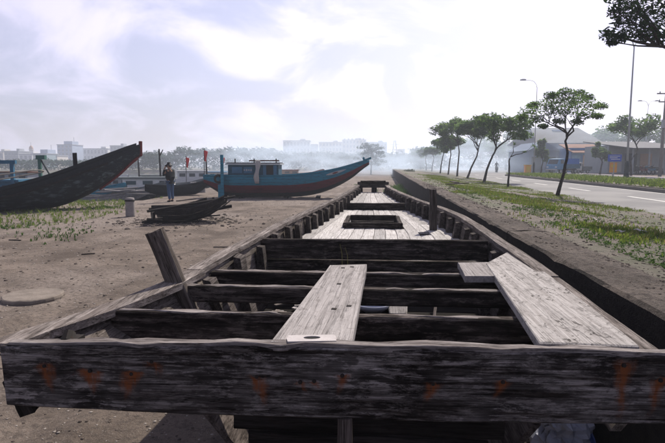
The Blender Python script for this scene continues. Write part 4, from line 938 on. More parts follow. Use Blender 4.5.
wood_mass('roadside_wood', 'hazy mass of trees where the road disappears', 30, 120, 185, 205, lambda x, Y: 8 + 2.5 * noise.noise((x * .08, 1, 1)) + 1.5 * noise.noise((x * .4, Y * .4, 2)), 3200, 1.3, 'leafpine', 14)

# ------------------------------------------------------------------ grass, weeds, stones
def tufts(name, label, pts, h, wd, mat, seed, cat='grass', blades=3):
    rng = random.Random(seed); V, Fc = [], []
    for (x, y, z, s) in pts:
        for _ in range(blades):
            a = rng.random() * 6.28; ln = rng.uniform(.25, .9); hh = h * s * rng.uniform(.6, 1.3); dx, dy = math.cos(a), math.sin(a); k = len(V); w_ = wd * rng.uniform(.6, 1.4)
            ox, oy = x + rng.gauss(0, .02), y + rng.gauss(0, .02); mx_, my_ = ox + dx * hh * ln * .4, oy + dy * hh * ln * .4
            V += [(ox - dy * w_ * .7, oy + dx * w_ * .7, z - .01), (ox + dy * w_ * .7, oy - dx * w_ * .7, z - .01), (mx_ + dy * w_, my_ - dx * w_, z + hh * .6), (mx_ - dy * w_, my_ + dx * w_, z + hh * .6), (ox + dx * hh * ln, oy + dy * hh * ln, z + hh)]
            Fc += [(k, k + 1, k + 2, k + 3), (k + 3, k + 2, k + 4)]
    mb = MB(); mb.v, mb.f, mb.m = V, Fc, [0] * len(Fc); return tag(mb.build(name, M[mat]), label, cat, kind='stuff')
gr = random.Random(2)
def patchy(x, y, sc=.45, s=0): return noise.noise((x * sc, y * sc, 3.3 + s)) + .5 * noise.noise((x * sc * 3, y * sc * 3, 1.7 + s))
pts = []
while len(pts) < 15000:
    Y = 3.0 + 42 * gr.random() ** 1.7; a, b = wall_x(Y) + .46, road_x(Y) + .05; u = gr.random(); x = a + (b - a) * u
    if patchy(x, Y) + (-.35 if u < .16 else .12 if u < .5 else -.1) + (.2 if u > .85 else 0) > (.16 if gr.random() < .93 else -.35): pts.append((x, Y, verge_z(x, Y), .35 + .9 * gr.random() ** 1.5 ))
tufts('verge_grass', 'patchy short green grass and weeds on the roadside verge', pts, .05, .0055, 'grass', 5, blades=3)
pts = [(x, Y, z, s * .8) for x, Y, z, s in pts[::4]]
tufts('dry_verge_grass', 'dry straw coloured grass on the roadside verge', [(x + .08, y_ + .05, verge_z(x + .08, y_ + .05), s) for x, y_, z, s in pts], .07, .005, 'grassdry', 6)
def broad(name, label, pts, size, mat, seed):
    rng = random.Random(seed); mb = MB()
    for x, y_, z, s in pts: leaves(mb, (x, y_, z + size * 1.2 * s), (size * 2.2 * s, size * 2.2 * s, size * 1.3 * s), 9, size * s, rng)
    return tag(mb.build(name, M[mat]), label, 'weeds', kind='stuff')
pts = []
while len(pts) < 900:
    Y = 3.5 + 13 * gr.random() ** 1.3; x = wall_x(Y) + .75 + abs(gr.gauss(0, .6))
    if patchy(x, Y, .5, 4) > .02: pts.append((x, Y, verge_z(x, Y), .6 + .8 * gr.random()))
broad('verge_weeds', 'bright broad leaved weeds creeping along the back of the wall', pts, .014, 'weed', 3)
pts = []
while len(pts) < 700:
    Y = 9.5 + 26 * gr.random() ** 1.5; x = wall_x(Y) - .10 - abs(gr.gauss(0, .42))
    if patchy(x, Y, .5, 8) > -.25: pts.append((x, Y, gz(x, Y), .7 + .9 * gr.random()))
tufts('wall_foot_grass', 'green weeds growing along the foot of the wall', [q for q in pts for _ in (0, 1, 2)], .26, .012, 'weed', 9)
pts = []
while len(pts) < 3400:
    Y = 13.5 + 18 * gr.random(); x = quay_edge(Y) + .1 + (12 if Y > 21 else 20) * gr.random()
    edge = -7.2 - .06 * (Y - 14) if Y > 18 else -6.4 - .25 * (18 - Y) * .6
    d = x - edge + 1.0 * noise.noise((x * .6, Y * .6, 5)) * 1.3
    if d < -.85 + .9 * patchy(x, Y, .8, 2) and x > quay_edge(Y): pts.append((x, Y, gz(x, Y), .6 + .8 * gr.random()))
tufts('quay_grass', 'rough green grass growing round the black boat and bollards', pts, .10, .007, 'grass', 10, blades=6)
pts = []
for cx_, cy_, n_ in ((68, 236, 50), (60, 230, 30), (20, 226, 70), (105, 208, 120), (360, 185, 60), (395, 178, 60), (225, 190, 80)):
    c = at(cx_, cy_, z=0)
    for _ in range(n_): x, Y = c.x + gr.gauss(0, .28), c.y + gr.gauss(0, .55); pts.append((x, Y, gz(x, Y), .4 + .6 * gr.random()))
tufts('dirt_weeds', 'scattered low weeds sprouting from the dirt', pts, .09, .010, 'weed', 14, blades=4)
pts = []
for _ in range(5200):
    Y = -1 + 57 * gr.random(); f = gr.random(); x = .14 * Y + 10.75 + 4.9 * f; pts.append((x, Y, RZ + .18, .8 + .6 * gr.random()))
tufts('median_grass', 'clipped green grass on the planted median strip', pts, .15, .02, 'grass', 15, blades=4)
sx = random.Random(6)
def stones(name, label, n, fn, smin, smax, mat, zf_=None):
    mb = MB()
    for _ in range(n):
        x, y_ = fn(); s = (smin + (smax - smin) * sx.random() ** 3) * min(1, .25 + y_ / 12); z = (zf_ or gz)(x, y_); a = sx.random() * 6.28; k = len(mb.v)
        h_ = s * (.35 + .3 * sx.random()); r1 = [s * (.75 + .4 * sx.random()) for _ in range(6)]
        for zf, rf_ in ((-.1, .9), (.45, 1.0), (.9, .6)):
            for q in range(6): b = a + q * 1.0472; mb.v.append((x + r1[q] * rf_ * math.cos(b), y_ + r1[q] * rf_ * math.sin(b), z + h_ * (zf + .15 * sx.random())))
        mb.f += [(k + t * 6 + q, k + t * 6 + (q + 1) % 6, k + t * 6 + 6 + (q + 1) % 6, k + t * 6 + 6 + q) for t in (0, 1) for q in range(6)] + [tuple(k + 12 + q for q in range(6))]; mb.m += [0] * 13
    return tag(mb.build(name, mat), label, 'stones', kind='stuff')
def near_spot():
    Y = 2.2 + 26 * sx.random() ** 2; return (sx.uniform(-.70 * Y - .5, min(.25 * Y, wall_x(Y) - .1)), Y)
M['pebble'] = paint('pebbles', (.30, .27, .245), .95, .6, 3, (.12, .1, .09), .6); M['rubble'] = paint('dark_rubble', (.08, .066, .058), .95, .6, 3, (.15, .125, .11), .5)
stones('pebbles', 'small pale pebbles scattered over the dirt', 9000, near_spot, .003, .022, M['pebble'])
stones('dark_rubble', 'dark lumps of earth and rubble scattered over the dirt', 4500, near_spot, .005, .034, M['rubble'])
def verge_spot():
    Y = 3.2 + 22 * sx.random() ** 1.8; return (sx.uniform(wall_x(Y) + .5, road_x(Y) - .1), Y)
stones('verge_gravel', 'small stones scattered over the bare verge', 5000, verge_spot, .006, .03, M['rubble'], verge_z)
def wall_spot():
    Y = 2.2 + 16 * sx.random() ** 1.6; return (wall_x(Y) + .06 + .34 * sx.random(), Y)
stones('wall_grit', 'loose grit and crumbs of concrete on top of the wall', 2600, wall_spot, .004, .02, M['rubble'], lambda x, y_: .998)
def wreck_spot(): return (wf.location.x + sx.gauss(0, 1.1), wf.location.y + sx.gauss(.2, .9))
stones('wreck_debris', 'dark earth and splinters heaped round the hull fragment', 900, wreck_spot, .012, .07, M['rubble'])
for i, (px_, py_, L, rz, lab) in enumerate(((88, 254, .22, .4, 'dark stick lying on the dirt above the concrete disc'), (15, 240, .3, -.2, 'short dark stick lying on dirt below the black boat'), (225, 247, .45, .1, 'thin dark stick lying beside the left rail of front boat'), (300, 243, .35, -.3, 'thin dark batten lying on left side of the boat deck'))):
    z = .02 if i < 3 else .985; p = at(px_, py_, z=z); d = Vector((math.cos(rz), math.sin(rz), 0)) * L / 2; tag(plank('stick', p - d, p + d, .03, .02, M['wreck'], n=4, jag=.006), lab, 'stick', 'sticks')
# boards thrown on the wall and rubbish on the verge
for i, (a, b, lab) in enumerate((((447, 184.0), (467, 183), 'brown weathered board lying across the top of the wall'), ((452, 181.5), (470, 185.5), 'second brown board crossing the first on the wall'))):
    p, q = at(*a, z=1.02 + .03 * i), at(*b, z=1.03 + .03 * i); q = p + (q - p).normalized() * min(1.3, (q - p).length); tag(plank('brown_board', p, q, .16, .03, M['hullwood'], jag=.01), lab, 'board', 'boards on the wall')
lr = random.Random(4)
for i in range(6):
    px_, py_ = [(595, 226), (577, 222), (640, 236), (560, 214), (618, 240), (500, 205), (530, 210), (604, 232), (655, 228)][i]; p = at(px_, py_, z=.78); z = verge_z(p.x, p.y)
    mb = MB(); s = .025 + .03 * lr.random(); vs = [(p.x + s * dx + lr.gauss(0, .01), p.y + s * dy * 1.2, z + .02 + lr.random() * .03) for dy in (-1, 0, 1) for dx in (-1, 0, 1)]
    mb.add(vs, [(0, 1, 4, 3), (1, 2, 5, 4), (3, 4, 7, 6), (4, 5, 8, 7)]); o = tag(mb.build('litter_scrap', M['cloth'], loc=p), 'crumpled white scrap of litter on the grassy verge', 'litter', 'litter on the verge'); o.modifiers.new('s', 'SOLIDIFY').thickness = .006

# ------------------------------------------------------------------ street furniture and buildings across the road
def lamp_post(X, Y, z, h, label, arms=(-1, 1), reach=1.6, r=.085):
    e = empty('street_lamp', (X, Y, z), 0, label, 'street lamp', 'street lamps'); MB().tube([(0, 0, 0), (0, 0, h * .5), (0, 0, h)], [r, r * .8, r * .55], 10).build('pole', M['lamp'], e, smooth=True)
    MB().lathe([(r * 2.4, 0), (r * 2.2, .25), (r * 1.8, .3), (r * 1.7, .9), (r * 2.0, .95), (r * 1.3, 1.25)], 12).build('base', M['lampbase'], e, smooth=True)
    for s in arms:
        pts = [(0, 0, h - .1), (s * reach * .08, 0, h + .3), (s * reach * .3, 0, h + .62), (s * reach * .65, 0, h + .74), (s * reach, 0, h + .76)]; a = MB().tube(pts, [r * .45] * 5, 6).build('arm', M['lamp'], e, smooth=True)
        MB().box((s * (reach + .25), 0, h + .76), (.6, .22, .11)).box((s * (reach + .2), 0, h + .83), (.4, .16, .06)).build('lamp_head', M['lamp'], a)
p = at(626, 180, Y=39.5); lamp_post(p.x, 39.5, RZ + .19, 9.7, 'tall double armed street lamp on the median with dark base')
p = at(533.5, 174, Y=57); lamp_post(p.x, 57, RZ + .19, 9.3, 'second street lamp at the nose of the median', arms=(-1,), reach=1.3, r=.06)
p = at(644, 172, Y=82); lamp_post(p.x, 82, .6, 10.2, 'far street lamp with short arms behind the round crowned tree', reach=1.1, r=.06)
p = at(506, 170, Y=115); lamp_post(p.x, 115, .5, 10.0, 'faint hazy street lamp far up the road', reach=1.6)
p = at(659.5, 178, Y=46); up_ = empty('utility_pole', (p.x, 46, .62), 0, 'concrete utility pole with cross arms at right edge', 'pole')
MB().tube([(0, 0, 0), (.1, 0, 7.7)], [.15, .10], 10).build('pole', M['utility'], up_, smooth=True)
for z in (6.5, 7.2): a = MB().box((.08, -.1, z), (1.7 if z > 7 else 1.3, .08, .1)).build('cross_arm', M['utility'], up_); [MB().lathe([(.04, .05), (.05, .09), (.03, .13), (.04, .17), (.015, .2)], 8, (.08 + x, -.1, z)).build('insulator', M['lampbase'], a) for x in (-.6, 0, .6)]
MB().box((.0, -.22, 4.6), (.45, .3, .7)).build('meter_box', M['lamp'], up_)
# blue sign above orange sign
def sign(px_, py0, py1, Y, w_, mats, label, marks):
    p = at(px_, py0, Y=Y); q = at(px_, py1, Y=Y); e = empty('road_sign', (p.x, Y, .62), 0, label, 'sign'); zt, zb = p.z - .62, q.z - .62
    MB().tube([(0, .06, 0), (0, .06, zt)], .035, 8).build('post', M['lamp'], e); pn = MB().box((0, 0, (zt + zb) / 2), (w_, .04, zt - zb)).build('panel', M[mats[0]], e)
    for m_ in marks: MB().box((m_[0], -.024, (zt + zb) / 2 + m_[1]), (m_[2], .006, m_[3])).build('marking', M[mats[1]], pn)
    return e
sign(615, 154.5, 161.5, 40, 1.05, ('signblue', 'white'), 'blue rectangular road sign with white lines beside the lamp post', [(0, .14, .8, .05), (-.1, .02, .6, .05), (.05, -.1, .7, .05)])
sign(613.5, 162.5, 172.5, 40.4, .56, ('signorange', 'signyellow'), 'orange upright sign board just below the blue road sign', [(0, .12, .34, .22), (0, -.2, .4, .06)])
p = at(527.5, 170, Y=64); e = empty('orange_box', (p.x, 64, .5), 0, 'orange roadside box at the foot of second street lamp', 'box'); MB().box((0, 0, .55), (.7, .5, 1.1)).build('cabinet', M['signorange'], e); MB().box((0, 0, 1.14), (.8, .6, .08)).build('lid', M['signyellow'], e); MB().box((.0, -.26, .6), (.5, .02, .8)).build('door', M['signyellow'], e)
# buildings
def building(name, label, x0, x1, ytop, Y, dep, wall, rows, cols, z0=.1, roof='flat', roofm='greywall', ww=.5, wh=.55, group=None, cat='building', glassm='farglass'):
    a, b = at(x0, ytop, Y=Y), at(x1, ytop, Y=Y); w_, h = b.x - a.x, a.z - z0; e = empty(name, ((a.x + b.x) / 2, Y, z0), 0, label, cat, group)
    MB().box((0, dep / 2, h / 2), (w_, dep, h)).build('wall', M[wall], e)
    if roof == 'flat':
        r_ = MB().box((0, dep / 2, h + .2), (w_ + .5, dep + .5, .4)).build('roof', M[roofm], e)
        if w_ > 6: MB().box((w_ * .22, dep / 2, h + 1.0), (w_ * .2, dep * .4, 1.4)).build('roof_room', M[wall], r_)
    cw_, rh = w_ / max(cols, 1), h / max(rows, 1); me = MB().box((0, 0, 0), (cw_ * ww, .16, rh * wh)).mesh('window', M[glassm]); ml = MB().box((0, 0, 0), (cw_ * ww + .25, .3, .14)).mesh('sill', M['whitewall'])
    for r_ in range(rows):
        for c_ in range(cols):
            o = link('window', me, e, Matrix.Translation((-w_ / 2 + (c_ + .5) * cw_, -.04, (r_ + .55) * rh))); link('sill', ml, o, Matrix.Translation((0, -.05, -rh * wh / 2 - .07)))
    return e, w_, h
FG = 'city buildings on the horizon'
for x0, x1, yt, Y, dep, wl_, rows, cols, lab in (
    (-14, 3, 152, 300, 14, 'cream', 2, 4, 'hazy cream block at extreme left of the skyline'),
    (4, 18, 151.5, 290, 12, 'greywall', 3, 4, 'hazy grey flat roofed block above the blue moored boat'),
    (19, 32, 154.5, 280, 12, 'whitewall', 2, 3, 'hazy low white block with two dark windows'),
    (33, 46.5, 154, 275, 12, 'tealwall', 3, 3, 'hazy teal grey block left of the tall stepped building'),
    (47, 57, 156, 285, 12, 'cream', 2, 3, 'small hazy pale block tucked behind the teal mast'),
    (57, 72, 145, 320, 14, 'bluewall', 6, 4, 'tall pale blue stepped building on left skyline'),
    (83, 107.5, 149, 340, 14, 'whitewall', 3, 7, 'long white flat building behind the mooring post'),
    (110, 123, 146, 330, 14, 'greywall', 4, 4, 'grey block rising behind the black boat bow'),
    (124, 132, 150, 345, 12, 'tealwall', 3, 2, 'narrow hazy block touching the black boat bow'),
    (144, 156, 152.5, 330, 12, 'greywall', 3, 4, 'small grey block right of the black boat bow'),
    (283, 310, 141, 380, 16, 'whitewall', 4, 8, 'white block with dark window bands left of smoke'),
    (310.5, 318, 146, 385, 12, 'tealwall', 4, 2, 'narrow teal block beside the white banded block'),
    (319, 342, 142.5, 420, 16, 'cream', 5, 7, 'cream block in the middle of central skyline'),
    (342.5, 366, 140, 425, 16, 'cream', 6, 7, 'taller cream block with roof clutter behind the casuarina'),
    (366.5, 387, 142.5, 430, 16, 'bluewall', 5, 6, 'pale blue block right of the casuarina'),
    (399, 405, 149.5, 470, 12, 'cream', 5, 2, 'small lone hazy tower right of the pylon')):
    e, w_, h = building('city_block', lab, x0, x1, yt, Y, dep, wl_, rows, cols, group=FG)
    if 'stepped' in lab: MB().box((1.2, 6, h + 1.3), (w_ * .55, 8, 2.2)).build('upper_storey', M['bluewall'], e); MB().tube([(3, 6, h + 2.4), (3, 6, h + 5)], .12, 6).build('aerial', M['lamp'], e); MB().box((2.6, -.06, 3.2), (1.6, .2, 4.2)).build('ochre_bay', M['pinkwall'], e)
    if 'roof clutter' in lab or 'banded' in lab: [MB().box((-w_ * .4 + i * w_ * .16, 5, h + .9), (1.1, 1.6, 1.2)).build('water_tank', M['greywall'], e) for i in range(6)]
p = at(31.5, 154, Y=310); e = empty('domed_tower', (p.x, 310, 8), 0, 'slim pale domed tower with finial on the left skyline', 'tower', FG)
MB().lathe([(1.1, -8), (1.1, 2.4), (1.4, 2.5), (1.4, 2.8), (1.0, 3.0)], 12).build('shaft', M['cream'], e); MB().lathe([(1.1, 2.9), (1.15, 3.6), (.9, 4.4), (.4, 5.0), (.1, 5.3)], 12).build('dome', M['pinkwall'], e, smooth=True); MB().tube([(0, 0, 5.2), (0, 0, 7)], .12, 6).build('finial', M['lamp'], e)
# lattice pylon
p = at(394.5, 165, Y=330); e = empty('pylon', (p.x, 330, .1), 0, 'faint steel lattice pylon on the horizon right of casuarina', 'pylon')
mb = MB(); hh = 17
for sx_, sy_ in ((-1, -1), (-1, 1), (1, -1), (1, 1)): mb.tube([(sx_ * 2.4, sy_ * 2.4, 0), (sx_ * .5, sy_ * .5, hh)], .14, 4)
for i in range(7):
    f, g_ = i / 7, (i + 1) / 7; a, b = 2.4 - 1.9 * f, 2.4 - 1.9 * g_; mb.tube([(-a, -a, hh * f), (b, -b, hh * g_)], .08, 4); mb.tube([(a, -a, hh * f), (-b, -b, hh * g_)], .08, 4)
mb.build('tower', M['lamp'], e)
for z, w_ in ((11, 4.2), (14.5, 3.4)): MB().tube([(-w_, 0, z), (w_, 0, z)], .14, 4).build('cross_arm', M['lamp'], e)

# hall with a hipped roof and the shops in front of it
def hip_roof(w_, d, h, inset, z, mat, parent, name='roof'):
    return MB().add([(-w_ / 2, 0, z), (w_ / 2, 0, z), (w_ / 2, d, z), (-w_ / 2, d, z), (-w_ / 2 + inset, d * .45, z + h), (w_ / 2 - inset, d * .45, z + h), (-w_ / 2 + inset, d * .55, z + h), (w_ / 2 - inset, d * .55, z + h)],
        [(0, 1, 5, 4), (1, 2, 7, 5), (2, 3, 6, 7), (3, 0, 4, 6), (4, 5, 7, 6), (3, 2, 1, 0)]).build(name, mat, parent)
a, b = at(538, 142, Y=88), at(603, 142, Y=88)
e = empty('hipped_hall', ((a.x + b.x) / 2, 88, .5), 0, 'large hall with grey hipped roof behind the shops across road', 'building'); w_ = b.x - a.x
MB().box((0, 7, 2.4), (w_ - .8, 13, 4.8)).build('wall', M['hallwall'], e); rf = hip_roof(w_ + .6, 15, 3.0, 1.5, 4.85, M['roofgrey'], e)
MB().box((0, 6.6, 5.0 + 1.8), (1.8, 3, 1.2)).build('dormer', M['bluewall'], rf)
for i in range(6): MB().box((-w_ / 2 + 1.3 + i * (w_ - 2.6) / 5, .42, 3.2), (.9, .1, 1.2)).build('window', M['farglass'], e)
a, b = at(573, 150, Y=72), at(605, 150, Y=72); w_ = b.x - a.x
e = empty('tiled_shop', ((a.x + b.x) / 2, 72, .62), 0, 'blue fronted shop with orange tiled awning roof across road', 'shop')
MB().box((0, 4.5, 1.7), (w_, 8, 3.4)).build('wall', M['shopblue'], e); MB().add([(-w_ / 2 - .3, -.7, 2.75), (w_ / 2 + .3, -.7, 2.75), (w_ / 2 + .3, 4, 4.05), (-w_ / 2 - .3, 4, 4.05), (-w_ / 2 - .3, -.7, 2.65), (w_ / 2 + .3, -.7, 2.65), (w_ / 2 + .3, 4, 3.9), (-w_ / 2 - .3, 4, 3.9)], [(0, 1, 2, 3), (4, 7, 6, 5), (0, 4, 5, 1), (1, 5, 6, 2), (2, 6, 7, 3), (3, 7, 4, 0)]).build('awning', M['rooforange'], e)
for i in range(3): MB().box((-w_ / 2 + (i + .5) * w_ / 3, .47, 1.25), (w_ / 3 - .35, .08, 2.3)).build('shutter', M[('ltblue', 'pinkwall', 'shade')[i]], e)
MB().box((0, .42, 2.75), (w_ - .2, .08, .5)).build('sign_band', M['ltblue'], e)
a, b = at(531, 146, Y=76), at(560, 146, Y=76); w_ = b.x - a.x
e = empty('blue_shed', ((a.x + b.x) / 2, 76, .55), 0, 'pale blue gabled shed left of the orange roofed shop', 'shed'); MB().box((0, 5, 1.6), (w_, 9, 3.2)).build('wall', M['hallwall'], e)
MB().add([(-w_ / 2 - .3, .2, 3.2), (w_ / 2 + .3, .2, 3.2), (0, .2, 4.5), (-w_ / 2 - .3, 9.8, 3.2), (w_ / 2 + .3, 9.8, 3.2), (0, 9.8, 4.5)], [(0, 1, 2), (5, 4, 3), (0, 2, 5, 3), (2, 1, 4, 5), (1, 0, 3, 4)]).build('roof', M['hallwall'], e)
for i in range(2): MB().box((-w_ / 4 + i * w_ / 2, .46, 1.2), (w_ / 3, .08, 2.2)).build('shutter', M['shade'], e)
a, b = at(633, 144, Y=58), at(700, 144, Y=58); w_ = b.x - a.x
e = empty('grey_shed', ((a.x + b.x) / 2, 58, .62), 0, 'grey open fronted shed behind parked motorbikes at right edge', 'shed')
MB().box((0, 8, 1.7), (w_, 6, 3.4)).build('wall', M['greywall'], e); MB().add([(-w_ / 2 - .3, -.6, 2.9), (w_ / 2 + .3, -.6, 2.9), (w_ / 2 + .3, 11, 4.1), (-w_ / 2 - .3, 11, 4.1), (-w_ / 2 - .3, -.6, 2.8), (w_ / 2 + .3, -.6, 2.8), (w_ / 2 + .3, 11, 4.0), (-w_ / 2 - .3, 11, 4.0)], [(0, 1, 2, 3), (4, 7, 6, 5), (0, 4, 5, 1), (1, 5, 6, 2), (2, 6, 7, 3), (3, 7, 4, 0)]).build('roof', M['roofgrey'], e)
for i in range(5): MB().box((-w_ / 2 + .1 + i * (w_ - .2) / 4, 0, 1.42), (.14, .14, 2.84)).build('post', M['greywall'], e)
for i in range(3): MB().box((-w_ / 2 + .9 + i * (w_ - .2) / 4, 4.95, 1.3), (1.4, .1, 2.2)).build('shutter', M[('cream', 'shade', 'pinkwall')[i]], e)

# vehicles
def wheel(parent, c, r, wd):
    o = torus(MB(), (0, 0, 0), r * .72, r * .28, 'y').build('wheel', M['black'], parent, smooth=True); o.matrix_basis = Matrix.Translation(c); MB().tube([(0, -wd / 2, 0), (0, wd / 2, 0)], r * .55, 12).build('rim', M['lamp'], o)
def truck(px_, py_, Y, rz, L, label, cabm, bedm, box=True, sc=1.0):
    p = at(px_, py_, Y=Y); e = empty('parked_truck', (p.x, Y, RZ + .1), rz, label, 'truck', 'trucks parked across the road'); e.matrix_basis = e.matrix_basis @ Matrix.Scale(sc, 4)
    mb = MB(); prof = [(L / 2 - 1.35, .55), (L / 2, .55), (L / 2, 1.05), (L / 2 - .12, 1.2), (L / 2 - .42, 1.85), (L / 2 - 1.35, 1.9)]
    mb.add([(x, y_, z) for y_ in (-.8, .8) for x, z in prof], [tuple(range(6)), tuple(range(6, 12))[::-1]] + [(i, 6 + i, 6 + (i + 1) % 6, (i + 1) % 6) for i in range(6)]); mb.build('cab', M[cabm], e)
    MB().add([(L / 2 - .10, -.68, 1.22), (L / 2 - .10, .68, 1.22), (L / 2 - .385, .66, 1.78), (L / 2 - .385, -.66, 1.78)], [(0, 1, 2, 3)]).build('windscreen', M['glass'], e)
    for s in (-1, 1):
        d = MB().box((L / 2 - .9, s * .805, 1.5), (.6, .02, .45)).build('side_window', M['glass'], e); MB().box((L / 2 + .01, s * .6, .85), (.04, .25, .16)).build('headlight', M['white'], e); MB().box((-L / 2 - .02, s * .65, .75), (.04, .18, .12)).build('tail_light', M['redlamp'], e)
    MB().box((-.2, 0, .55), (L - .2, .7, .16)).build('chassis', M['iron'], e); bx = MB()
    bl = L - 1.55; bc = -L / 2 + bl / 2
    bx.box((bc, 0, .72), (bl, 1.66, .1))
    for s in (-1, 1): bx.box((bc, s * .81, .98), (bl, .05, .45))
    bx.box((-L / 2 + .03, 0, .98), (.05, 1.6, .45)).box((-L / 2 + bl - .03, 0, 1.2), (.05, 1.6, .9)); bx.build('cargo_bed', M[bedm], e)
    if box:
        MB().box((bc, 0, 1.55), (bl - .2, 1.5, .7)).build('cargo', M['tarp'], e)
    MB().box((L / 2 + .03, 0, .55), (.1, 1.6, .18)).build('bumper', M['lamp'], e)
    for x in (L / 2 - .75, -L / 2 + .8):
        for s in (-1, 1): wheel(e, (x, s * .68, .34), .34, .2)
truck(563, 172, 62, R(-150), 4.4, 'blue cab cargo truck parked across the road behind lone tree', 'ltblue', 'blue', True, .95)
truck(580, 172, 63.5, R(-165), 3.4, 'small pale pickup truck parked right of blue cab truck', 'white', 'greypaint', False, .72)
def motorbike(px_, Y, z, rz, label, rider=False, bodym='redpaint'):
    p = at(px_, 172, Y=Y); e = empty('motorbike', (p.x, Y, z), rz, label, 'motorbike', 'motorbikes')
    for x in (-.6, .6): wheel(e, (x, 0, .29), .29, .08)
    MB().tube([(.6, 0, .29), (.42, 0, .75), (.34, 0, .98)], .035, 6).build('fork', M['chrome'], e); MB().tube([(.32, -.32, 1.03), (.36, 0, .98), (.32, .32, 1.03)], .018, 6).build('handlebar', M['black'], e)
    MB().prism([(-.75, -.11), (.4, -.09), (.4, .09), (-.75, .11)], .42, .66).box((.38, 0, .66), (.1, .3, .5)).build('body', M[bodym], e); MB().box((-.3, 0, .74), (.75, .22, .12)).build('seat', M['black'], e); MB().tube([(-.1, -.14, .3), (-.75, -.14, .4)], .05, 8).build('exhaust', M['chrome'], e); MB().box((.45, 0, .88), (.08, .16, .14)).build('headlight', M['white'], e)
    return e
mk = motorbike(496.5, 80, RZ, R(-100), 'motorbike with a rider coming along the far road', bodym='blackpaint')
def rider(mk):
    e = empty('person', (0, 0, 0), 0, 'distant person in dark clothes riding the motorbike on the road', 'person'); e.matrix_basis = wm(mk).copy()
    J = {'pel': ((-.25, 0, .88), .13), 'che': ((-.15, 0, 1.3), .14), 'nk': ((-.12, 0, 1.46), .055), 'hd': ((-.1, 0, 1.58), .085), 'h2': ((-.1, 0, 1.67), .06)}; E = [('pel', 'che'), ('che', 'nk'), ('nk', 'hd'), ('hd', 'h2')]
    for s, q in ((1, 'l'), (-1, 'r')):
        J['k' + q] = ((.2, .17 * s, .85), .075); J['a' + q] = ((.05, .18 * s, .42), .045); J['t' + q] = ((.2, .19 * s, .36), .03); J['s' + q] = ((-.13, .19 * s, 1.38), .06); J['e' + q] = ((.05, .27 * s, 1.15), .045); J['w' + q] = ((.3, .28 * s, 1.06), .03)
        E += [('pel', 'k' + q), ('k' + q, 'a' + q), ('a' + q, 't' + q), ('che', 's' + q), ('s' + q, 'e' + q), ('e' + q, 'w' + q)]
    skin('body', J, E, M['jacket'], e); skin('helmet', {'a': ((-.1, 0, 1.6), .12), 'b': ((-.1, 0, 1.68), .09)}, [('a', 'b')], M['redpaint'], e)
rider(mk)
for i, (px_, lab) in enumerate(((637, 'leftmost parked motorbike before the grey shed'), (643, 'second parked motorbike from left before the grey shed'), (649, 'third parked motorbike from left before the grey shed'), (655, 'rightmost parked motorbike beside the utility pole'))):
    motorbike(px_, 54 + .3 * i, .62, R(70 + 15 * i), lab, bodym=('blackpaint', 'redpaint', 'blue', 'blackpaint')[i])

# ------------------------------------------------------------------ boats and clutter on the river at left
def moored(px_, Y, L, rz, label, hullm, topm, cabm=None, cab=(.25, .55, 1.1), zoff=-1.15, hgt=1.0, mast=None, posts=False):
    p = at(px_, 170, Y=Y); e = empty('moored_boat', (p.x, Y, zoff), rz, label, 'boat', 'boats moored on the river')
    h_ = smooth_tab([(0, L * .09), (.2, L * .13), (.6, L * .135), (.85, L * .07), (1, .03)]); k_ = smooth_tab([(0, .1), (.7, 0), (.9, .5 * hgt), (1, 1.35 * hgt)]); s_ = smooth_tab([(0, 1.2 * hgt), (.5, 1.1 * hgt), (.8, 1.35 * hgt), (1, 1.75 * hgt)])
    hull_mesh(L, h_, k_, s_, [0] * 7 + [1] * 3, n=22).build('hull', [M[hullm], M[topm], M['darkwood']], e, smooth=True); deck(e, L, h_, s_, .15, M['timber'])
    for s in (1, -1): rail(e, L, h_, s_, s, M[topm])
    if cabm:
        x0, x1, ch_ = (cab[0] - .5) * L, (cab[1] - .5) * L, cab[2]; z = 1.05 * hgt; c_ = MB().box(((x0 + x1) / 2, 0, z + ch_ / 2), (x1 - x0, L * .19, ch_)).build('cabin', M[cabm], e); MB().box(((x0 + x1) / 2, 0, z + ch_ + .05), (x1 - x0 + .3, L * .19 + .3, .1)).build('cabin_roof', M[topm], e)
        for i in range(3): MB().box((x0 + (i + .5) * (x1 - x0) / 3, -L * .095 - .01, z + ch_ * .62), ((x1 - x0) / 5, .03, ch_ * .35)).build('window', M['glass'], c_)
    if posts:
        for x in (-.3, -.12, .08): MB().box((x * L, -L * .11, 1.9 * hgt), (.16, .16, 2.2)).build('frame_post', M[topm], e)
        MB().box((-.11 * L, -L * .11, 2.95 * hgt), (.44 * L, .2, .18)).build('frame_beam', M[topm], e)
    if mast:
        MB().box((mast[0] * L, 0, mast[1] / 2 + .8), (.16, .16, mast[1])).build('mast', M['net'], e); MB().box((mast[0] * L + .1, 0, mast[1] + .8), (.5, .3, .25)).build('mast_head', M['net'], e); MB().tube([(mast[0] * L, 0, mast[1] + .8), (mast[0] * L + mast[2], 0, .9)], .045, 6).build('boom', M['lampbase'], e)
    return e
moored(8, 27, 6.5, R(8), 'bright blue moored boat with upright frame at left edge', 'blue', 'blue', 'blue', (.2, .6, .9), posts=True)
moored(34, 33, 7.5, R(20), 'dull red and grey moored boat behind the bright blue one', 'redpaint', 'greypaint', 'cream', (.3, .6, .8))
moored(57, 31, 8, R(5), 'teal masted boat behind the black beached boat', 'greypaint', 'teal', 'tealwall', (.1, .35, .8), mast=(-.12, 2.45, 1.2))
moored(148, 37, 8.0, R(10), 'grey hulled boat with white cabin left of the man', 'greypaint', 'greypaint', 'white', (.3, .72, .75), hgt=1.05)
moored(118, 34, 7, R(-12), 'low dark moored boat below the black bow', 'blackpaint', 'greypaint', None)
moored(196, 52, 7, R(12), 'small white cabin boat behind the man near flags', 'white', 'white', 'white', (.25, .65, .9), hgt=1.2)
